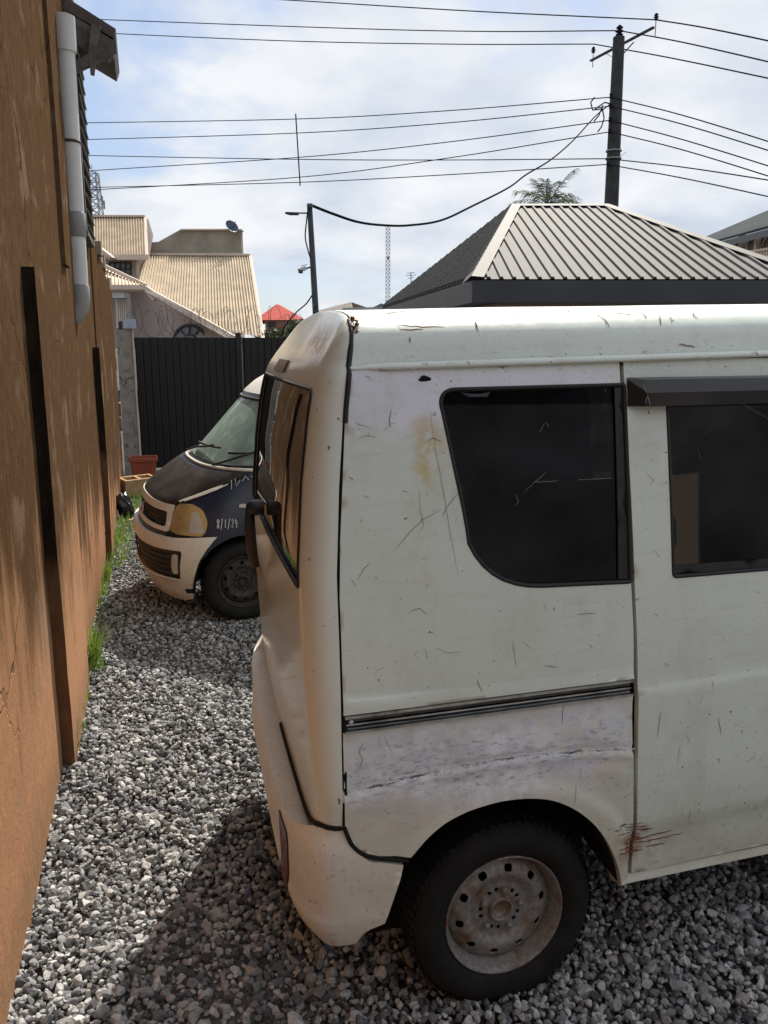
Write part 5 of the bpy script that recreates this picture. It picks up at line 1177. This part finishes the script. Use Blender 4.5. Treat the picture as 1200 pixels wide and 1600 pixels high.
# ---------------------------------------------------------------- brown-roofed houses
bh = empty('brown_roof_house', atD(530, 520, 36), 'distant low house with an old brown gabled sheet roof', 'building')
ribbed('roof', seg2(P(549, 472, 38), P(490, 487, 38)), seg2(P(556, 500, 35), P(486, 512, 35)), 16, .02, M['brownroof'], bh)
m = MB(); m.prism([P(549, 472, 38), P(578, 482, 38), P(600, 500, 38), P(548, 500, 38)], FH * .3); m.build('gable', M['brownroof'], bh, recalc=True)
m = MB(); m.prism([Vector((p.x, p.y, 0)) for p in (P(492, 500, 36), P(600, 500, 36), P(600, 500, 42), P(492, 500, 42))], (0, 0, P(520, 496, 36).z)); m.build('wall', M['house2'], bh, recalc=True)
ribbed('annex_roof', seg2(P(590, 480, 33), P(536, 481, 33)), seg2(P(592, 492, 31), P(530, 492, 31)), 14, .02, M['greyroof'], bh)
gh = empty('grey_roof_house', atD(600, 500, 44), 'distant pale grey sheet-roofed house beside the dark hipped roof', 'building')
ribbed('roof', seg2(P(596, 474, 46), P(575, 484, 46)), seg2(P(640, 490, 42), P(572, 494, 42)), 12, .02, M['greyroof'], gh)
m = MB(); m.prism([Vector((p.x, p.y, 0)) for p in (P(578, 500, 43), P(640, 500, 43), P(640, 500, 50), P(578, 500, 50))], (0, 0, P(600, 492, 43).z)); m.build('wall', M['house2'], gh, recalc=True)

# ---------------------------------------------------------------- balconied building at the right edge
rb_ = empty('balcony_building', atD(1190, 500, 34), 'pale arcaded building with slate roof and baluster balcony at right edge', 'building')
e0, e1 = P(1098, 375, 46), P(1290, 316, 30)
zE = P(1200, 352, 36).z
def rpt(u, d, z): q = P(u, 400, d); return Vector((q.x, q.y, z))
rid = [P(1092, 374, 48), P(1300, 286, 33)]; eav = [P(1105, 379, 44.5), P(1300, 325, 29)]
m = MB(); m.prism([rid[0], rid[1], eav[1], eav[0]], (0, 0, -.12)); m.build('roof', M['greyroof'], rb_, recalc=True)
m = MB(); m.prism([eav[0] - UP * .13, eav[1] - UP * .13, eav[1] - UP * .42, eav[0] - UP * .42], FH * .1); m.build('fascia', M['fascia'], rb_, recalc=True)
dl = (eav[1] - eav[0]).normalized(); dl = Vector((dl.x, dl.y, 0)).normalized(); back = Vector((-dl.y, dl.x, 0)); back = back if back.dot(RT) > 0 else -back
base = eav[0] + back * .8; L_ = (eav[1] - eav[0]).length; ztp = eav[0].z - .2
def wp(s, z): 
    q = base + dl * s; zz = eav[0].z + (eav[1].z - eav[0].z) * s / L_; return Vector((q.x, q.y, min(z, zz - .15)))
m = MB(); m.prism([wp(0, -5), wp(L_, -5), wp(L_, 20), wp(0, 20)], back * .3 + Vector((0, 0, 0))); m.build('wall', M['creamtrim'], rb_, recalc=True)
def wall_uv(u, v):                                                            # point on the facade plane
    d = Vector(ray(u, v)); n = back; t = (base - Vector(_o)).dot(n) / d.dot(n); return Vector(_o) + d * t
for (u, v, w2_, h2_) in ((1149, 385, 6, 9), (1158, 383, 7, 11)):
    c = wall_uv(u, v); s_ = (wall_uv(u + w2_ / 2, v) - wall_uv(u - w2_ / 2, v)).length / 2; hh = (wall_uv(u, v - h2_ / 2) - wall_uv(u, v + h2_ / 2)).length / 2
    MB().bar(c - UP * hh - back * .02, c + UP * hh - back * .02, s_ * 2, .06, up=back).build('window', M['frame'], rb_)
for (u, wd) in ((1181, 20), (1206, 22)):
    c = wall_uv(u, 379); r0 = (wall_uv(u + wd / 2, 379) - wall_uv(u - wd / 2, 379)).length / 2; rv = (wall_uv(u, 367) - c).length; hb_ = (wall_uv(u, 403) - c).length
    m = MB(); m.add([c - back * .05 + dl * r0 * math.cos(t) + UP * rv * math.sin(t) for t in np.linspace(0, pi, 14)] + [c - back * .05 - dl * r0 - UP * hb_, c - back * .05 + dl * r0 - UP * hb_], [tuple(range(16))]); ao = m.build('archway', M['brownroof'], rb_)
    MB().tube([c - back * .08 + dl * r0 * math.cos(t) + UP * rv * math.sin(t) for t in np.linspace(0, pi, 14)], .05, 6).build('arch_moulding', M['pvc'], ao)
for u in (1168, 1193, 1218):
    MB().bar(wall_uv(u, 403) - back * .25, wall_uv(u, 366) - back * .25, .25, .25).build('column', M['creamtrim'], rb_)
a, b = wall_uv(1168, 396) - back * .5, wall_uv(1225, 388) - back * .5; a2, b2_ = wall_uv(1168, 405) - back * .5, wall_uv(1225, 400) - back * .5
bal = MB().bar(a, b, .14, .10).build('balustrade', M['creamtrim'], rb_); MB().bar(a2, b2_, .14, .10).build('bottom_rail', M['creamtrim'], bal)
for k in range(14):
    t = (k + .5) / 14; MB().tube([a2 + (b2_ - a2) * t, (a2 + (b2_ - a2) * t) * .6 + (a + (b - a) * t) * .4, a + (b - a) * t], [.05, .08, .04], 6).build('baluster', M['creamtrim'], bal)

# ================================================================== towers and masts
def lattice(root, c, wid0, wid1, z0, z1, nseg, r, mat):
    L = [[c + RT * sx * w_ / 2 + FH * sy * w_ / 2 + UP * z for sx, sy in ((-1, -1), (1, -1), (1, 1), (-1, 1))] for i in range(nseg + 1) for z in [z0 + (z1 - z0) * i / nseg] for w_ in [wid0 + (wid1 - wid0) * i / nseg]]
    for k in range(4): MB().tube([l[k] for l in L], r * 1.4, 5).build('leg', mat, root)
    m = MB()
    for i in range(nseg):
        for k in range(4):
            q = (k + 1) % 4; m.tube([L[i][k], L[i + 1][q]], r, 4); m.tube([L[i][q], L[i + 1][k]], r, 4); m.tube([L[i + 1][k], L[i + 1][q]], r, 4)
    tag(m.build('bracing', mat, root), kind='stuff')
p = P(160, 500, 120); p.z = 0; tw = empty('lattice_tower', p, 'steel lattice telecom tower beyond the cream house', 'tower'); zt_ = P(160, 270, 120).z
lattice(tw, p, 3.4, 1.3, 0, zt_, 22, .06, M['steel'])
MB().tube([p + UP * zt_, p + UP * (zt_ + 1.1)], .05, 5).build('antenna', M['steel'], tw)
for k, dz_ in enumerate((.2, 3.0, 3.6)):
    MB().box(p + UP * (zt_ - dz_ - .6) + RT * (.9 if k else -.5) * (1 + .25 * k), (.25, .25, 1.1)).build('panel_antenna', M['steel'], tw)
p = P(606, 500, 95); p.z = 0; ms = empty('radio_mast', p, 'thin distant lattice radio mast in the centre of the sky', 'mast'); zt_ = P(606, 352, 95).z
lattice(ms, p, .5, .45, 0, zt_, 34, .016, M['steel'])
MB().tube([P(605, 403, 94.7), P(608, 403, 94.7)], .22, 8).build('dish_drum', M['steel'], ms)
p = P(643, 470, 40); an = empty('roof_aerial', p, 'tiny television aerial above the left slope of the hipped roof', 'aerial')
MB().tube([P(643, 480, 40), P(642, 426, 40)], .02, 5).build('mast', M['frame'], an)
for v, w_ in ((427, 6), (431, 8), (435, 5)): MB().tube([P(642 - w_, v, 40), P(642 + w_, v - 1.5, 40)], .015, 4).build('element', M['frame'], an)

# ================================================================== power pole, small pole, wires
PD = 33.3
pole = empty('power_pole', loc((957 - 600) / FPX * PD, 0, PD), 'tall dark timber power pole with crossarm behind the hipped roof', 'pole')
bz, tz = atD(950, 436, PD), atD(967, 58, PD); dirp = (tz - bz).normalized(); bb = bz - dirp * (bz.z / dirp.z)
MB().tube([bb, bb + (tz - bb) * .5, tz], [.33, .275, .21], 14).build('shaft', M['pole'], pole)
armL, armR = atD(923, 95, 65.03), atD(1021, 43, 57.84); armL, armR = [q - FH * .0 for q in (armL, armR)]
MB().bar(armL, armR, .18, .12).build('crossarm', M['pole'], pole); MB().bar(atD(973, 85, 60.91), atD(990, 66, 59.56), .07, .045).build('brace', M['pole'], pole); MB().bar(atD(962, 92, 61.94), atD(948, 84, 62.97), .045, .03).build('brace', M['pole'], pole)
def insul(p, name='insulator', s=1.0, tilt=Vector((0, 0, 1.85))):
    m = MB(); s *= 1.85; m.tube([p - tilt * .28 * s, p], .026, 6); prof_ = [(.03, 0), (.075, .03), (.03, .055), (.085, .08), (.03, .11), (.07, .135), (.03, .17), (.0, .19)]
    m.lathe([(r * s * 1.15, h * s * 1.3) for r, h in prof_], 12, p, 'Z'); return m.build(name, M['cable'], pole)
insul(atD(927, 83, 65.03)); insul(atD(1025, 32, 57.50)); insul(atD(967.5, 57, 33.30), s=.9)
for v in (150, 166, 187, 205, 257): 
    c = atD(955 + (150 - v) * .04, v, 33.0); MB().lathe([(0, -.09), (.075, -.075), (.05, 0), (.075, .075), (0, .09)], 10, c, 'Z').build('shackle_insulator', M['cable'], pole)
for v in (236, 248): MB().lathe([(.285, -.025), (.305, -.025), (.305, .025), (.285, .025)], 16, bb + dirp * ((atD(955, v, PD).z) / dirp.z), 'Z', True).build('band', M['steel'], pole)
MB().tube([atD(965, 247, 60.91), atD(979, 237, 60.24)], .015, 5).build('spike', M['cable'], pole)
lp = MB()
for pts in ([(929, 152), (923, 160), (926, 172), (940, 170)], [(942, 165), (936, 180), (928, 190)], [(941, 168), (944, 185), (940, 198), (934, 206)], [(930, 170), (945, 160), (953, 162)]): 
    q = [atD(u, v, 32.75) for u, v in pts]; lp.tube([(q[i] * (1 - t) + q[i + 1] * t) for i in range(len(q) - 1) for t in (0, .33, .66)] + [q[-1]], .025, 5)
lp.build('jumper_loops', M['cable'], pole)
def bez(pts, n=10):
    """Catmull-Rom through points"""
    Q = [pts[0] * 2 - pts[1]] + pts + [pts[-1] * 2 - pts[-2]]; out = []
    for i in range(1, len(Q) - 2):
        for k in range(n):
            t = k / n; a, b, c, d = Q[i - 1:i + 3]; out.append(.5 * ((2 * b) + (c - a) * t + (2 * a - 5 * b + 4 * c - d) * t * t + (3 * b - a - 3 * c + d) * t ** 3))
    out.append(pts[-1]); return out
def wire(name, pix, r, label, group='overhead wires on the tall pole'):
    L_ = [atD(*q) for q in pix]; k = next(i for i, q in enumerate(pix) if q[0] > 920); o = MB().tube(bez(L_[:k + 1])[:-1] + bez(L_[k:]), r, 5).build(name, M['cable'], None); tag(o, label, 'wire', group); return o
RD = 24.0
wire('power_wire', [(60, -22, 46.25), (430, -1, 39.77), (730, 17, 35.15), (1025, 31, 31.08), (1120, 47, 27.01), (1330, 92, RD)], .0225, 'topmost overhead wire, tied to the near end of the crossarm')
wire('power_wire', [(60, 27, 48.10), (500, 43, 41.62), (740, 49, 37.00), (968, 48, 33.30), (1080, 69, 29.60), (1330, 127, RD)], .0225, 'overhead wire tied to the very top of the tall pole')
wire('power_wire', [(60, 47, 49.95), (420, 63, 43.48), (700, 69, 38.85), (928, 69, 35.15), (1060, 93, 30.53), (1330, 150, RD)], .0225, 'overhead wire tied to the far end of the crossarm')
LVW = [([(60, 194, 46.25), (135, 192, 45.33), (463, 186, 40.70), (700, 173, 37.00), (954, 152, 33.03), (1080, 184, 28.68), (1330, 262, RD)], 'uppermost of the wires on the side of the tall pole'),
       ([(60, 221, 46.25), (140, 218, 45.33), (463, 208, 40.70), (700, 192, 37.00), (954, 166, 33.03), (1080, 198, 28.68), (1330, 276, RD)], 'second wire down on the side of the tall pole'),
       ([(60, 276, 46.25), (140, 267, 45.33), (466, 246, 40.70), (700, 222, 37.00), (953, 188, 33.03), (1080, 222, 28.68), (1330, 300, RD)], 'third wire down on the side of the tall pole'),
       ([(60, 302, 46.25), (140, 297, 45.33), (467, 277, 40.70), (700, 247, 37.00), (953, 206, 33.03), (1080, 238, 28.68), (1330, 316, RD)], 'fourth wire down on the side of the tall pole'),
       ([(60, 240, 46.25), (140, 243, 45.33), (463, 249, 40.70), (700, 250, 37.00), (950, 248, 33.03), (1080, 263, 28.68), (1330, 302, RD)], 'nearly level fifth wire down on the tall pole'),
       ([(60, 295, 46.25), (140, 293, 45.33), (463, 285, 40.70), (700, 273, 37.00), (949, 257, 33.03), (1080, 281, 28.68), (1330, 336, RD)], 'lowest of the wires fixed to the tall pole')]
for q, lb in LVW: wire('power_wire', q, .020, lb)
sp_ = MB(); sp_.bar(atD(462, 178, 75.11), atD(469, 290, 75.11), .17, .10); tag(sp_.build('wire_spacer', M['pole']), 'dark spacer stick hanging across the overhead wires', 'spacer')
p2 = empty('small_pole', atD(490, 520, 13), 'short dark pole with lamp arm and camera above the white van', 'pole')
b_, t_ = atD(494, 500, 13), atD(483.5, 318, 13); d_ = (t_ - b_).normalized(); b0 = b_ - d_ * (b_.z / d_.z)
MB().tube([b0, t_], [.062, .040], 12).build('shaft', M['pole2'], p2)
MB().tube([atD(480, 322, 12.9), atD(488, 322, 12.9)], .045, 8).build('clamp', M['pole2'], p2)
la = MB(); la.bar(atD(484, 333, 12.95), atD(466, 333, 12.9), .02, .02); la.prism([atD(466, 331.5, 12.9), atD(446, 331, 12.8), atD(445, 333, 12.8), (atD(452, 335, 12.85)), atD(466, 335, 12.9)], FH * .10); la.build('lamp_arm', M['pole2'], p2, recalc=True)
cm = MB(); cm.bar(atD(487, 417, 12.95), atD(476, 420, 12.9), .025, .025); cm.build('camera_arm', M['pole2'], p2)
cm = MB(); cm.bar(atD(477, 419, 12.9), atD(467, 423, 12.85), .07, .06); cmo = cm.build('security_camera', M['pvc'], p2); MB().tube([atD(470, 422, 12.85), atD(469.5, 427, 12.85)], .035, 10).build('lens', M['frame'], cmo)
MB().bar(atD(480, 413, 12.9), atD(470, 416, 12.9), .02, .01).build('sunshade', M['pvc'], cmo)
MB().tube(bez([atD(482, 322, 12.9), atD(479, 345, 12.9), atD(477, 370, 12.9), atD(481, 390, 12.9), atD(485, 403, 12.9)]), .010, 6).build('hanging_cable', M['cable'], p2)
cb = MB().tube(bez([atD(953, 163, 32.8), atD(930, 182, 31.5), atD(895, 220, 29.4), atD(860, 250, 27.2), atD(822, 273, 24.8), atD(795, 293, 23), atD(740, 321, 19.6), atD(690, 344, 18.2), atD(640, 352, 16.9), atD(600, 352, 15.8), atD(560, 347, 14.8), atD(520, 334, 13.8), atD(487, 321, 13)]), .022, 8).build('service_cable', M['cable']); tag(cb, 'thick sagging service cable from the tall pole to the small pole', 'cable')
cb = MB().tube(bez([atD(488, 461, 12.9), atD(478, 475, 12.7), atD(462, 489, 12.4), atD(444, 512, 12.1), atD(438, 535, 11.9)]), .011, 6).build('service_cable', M['cable']); tag(cb, 'thin cable dropping from the small pole towards the gate', 'cable')

# ================================================================== vegetation
random.seed(5)
pp = atD(858, 330, 27); pp.z = 0; palm = empty('palm_tree', pp, 'palm tree whose fronds rise above the hipped roof ridge', 'palm')
hc = atD(856, 322, 27); m = MB(); m.tube([pp, pp + UP * hc.z * .5 + RT * .1, hc], [.22, .17, .14], 10); m.build('trunk', M['timber'], palm)
def frond(c, d, L, droop, n=34, lw=.010, ll=.50):
    m = MB(); side_ = d.cross(UP).normalized() if abs(d.z) < .97 else RT.copy(); P_ = []; tw_ = random.uniform(-.7, .7)
    for i in range(n + 1):
        t = i / n; P_.append(c + d * L * t - UP * droop * t * t * L + side_ * tw_ * .25 * t * t * L)
    m.tube(P_, [.018 * (1 - .85 * i / n) for i in range(n + 1)], 5)
    for i in range(6, n + 1):
        t = i / n; tg = (P_[i] - P_[i - 1]).normalized(); sd = tg.cross(UP).normalized(); nu = sd.cross(tg)
        for s_ in (-1, 1):
            if random.random() < .12: continue
            l_ = ll * (.35 + .65 * math.sin(pi * min(1, .1 + t * .8))) * random.uniform(.6, 1.15); dd = (sd * s_ * .75 + tg * .6 - nu * random.uniform(.0, .45)).normalized(); q0 = P_[i]; q1 = q0 + dd * l_ * .5; q2 = q0 + dd * l_ - UP * .30 * l_; w_ = tg * lw
            m.add([q0 - w_ * .5, q0 + w_ * .5, q1 + w_, q1 - w_, q2], [(0, 1, 2, 3), (3, 2, 4)])
    return m.build('frond', M['palm'], palm)
for (a, e, L, dr) in ((20, 62, 1.75, .25), (35, 40, 1.5, .42), (8, 28, 1.35, .42), (165, 48, 1.5, .40), (178, 30, 1.3, .40), (150, 68, 1.2, .25), (95, 72, 1.2, .35), (200, 55, 1.2, .5), (320, 50, 1.1, .5), (270, 62, .9, .6), (240, 45, 1.0, .6), (60, 75, 1.1, .3), (130, 80, 1.0, .2), (345, 36, 1.1, .5), (190, 18, 1.0, .35)):
    d = (RT * math.cos(R(a)) * math.cos(R(e)) + FH * math.sin(R(a)) * math.cos(R(e)) + UP * math.sin(R(e))).normalized(); frond(hc, d, L, dr)
pp2 = atD(925, 340, 27); 
def leafball(name, c, r, n, label, mat):
    m = MB()
    for k in range(n):
        while True:
            q = Vector((random.uniform(-1, 1), random.uniform(-1, 1), random.uniform(-1, 1)))
            if .35 < q.length < 1: break
        q = Vector((q.x * r[0], q.y * r[1], q.z * r[2])) * (1 + .25 * mnoise.noise(q * 2.2)); p_ = c + q; a = Vector((random.gauss(0, 1), random.gauss(0, 1), random.gauss(0, 1))).normalized(); b = a.orthogonal().normalized(); s_ = random.uniform(.06, .13)
        m.add([p_ - a * s_, p_ + b * s_ * .45, p_ + a * s_, p_ - b * s_ * .45], [(0, 1, 2, 3)])
    root = empty(name, (c.x, c.y, 0), label, 'bush'); m.build('crown', mat, root)
    MB().tube([(c.x, c.y, 0), (c.x + .05, c.y, c.z * .6), c], [.07, .05, .02], 7).build('trunk', M['timber'], root); return root
leafball('bush', atD(468, 519, 24), (.5, .5, .34), 1200, 'leafy green bush between the red roof and the small pole', M['bush'])
leafball('bush', atD(430, 530, 23), (.5, .5, .3), 700, 'low bush just above the gate under the red roof', M['bush'])
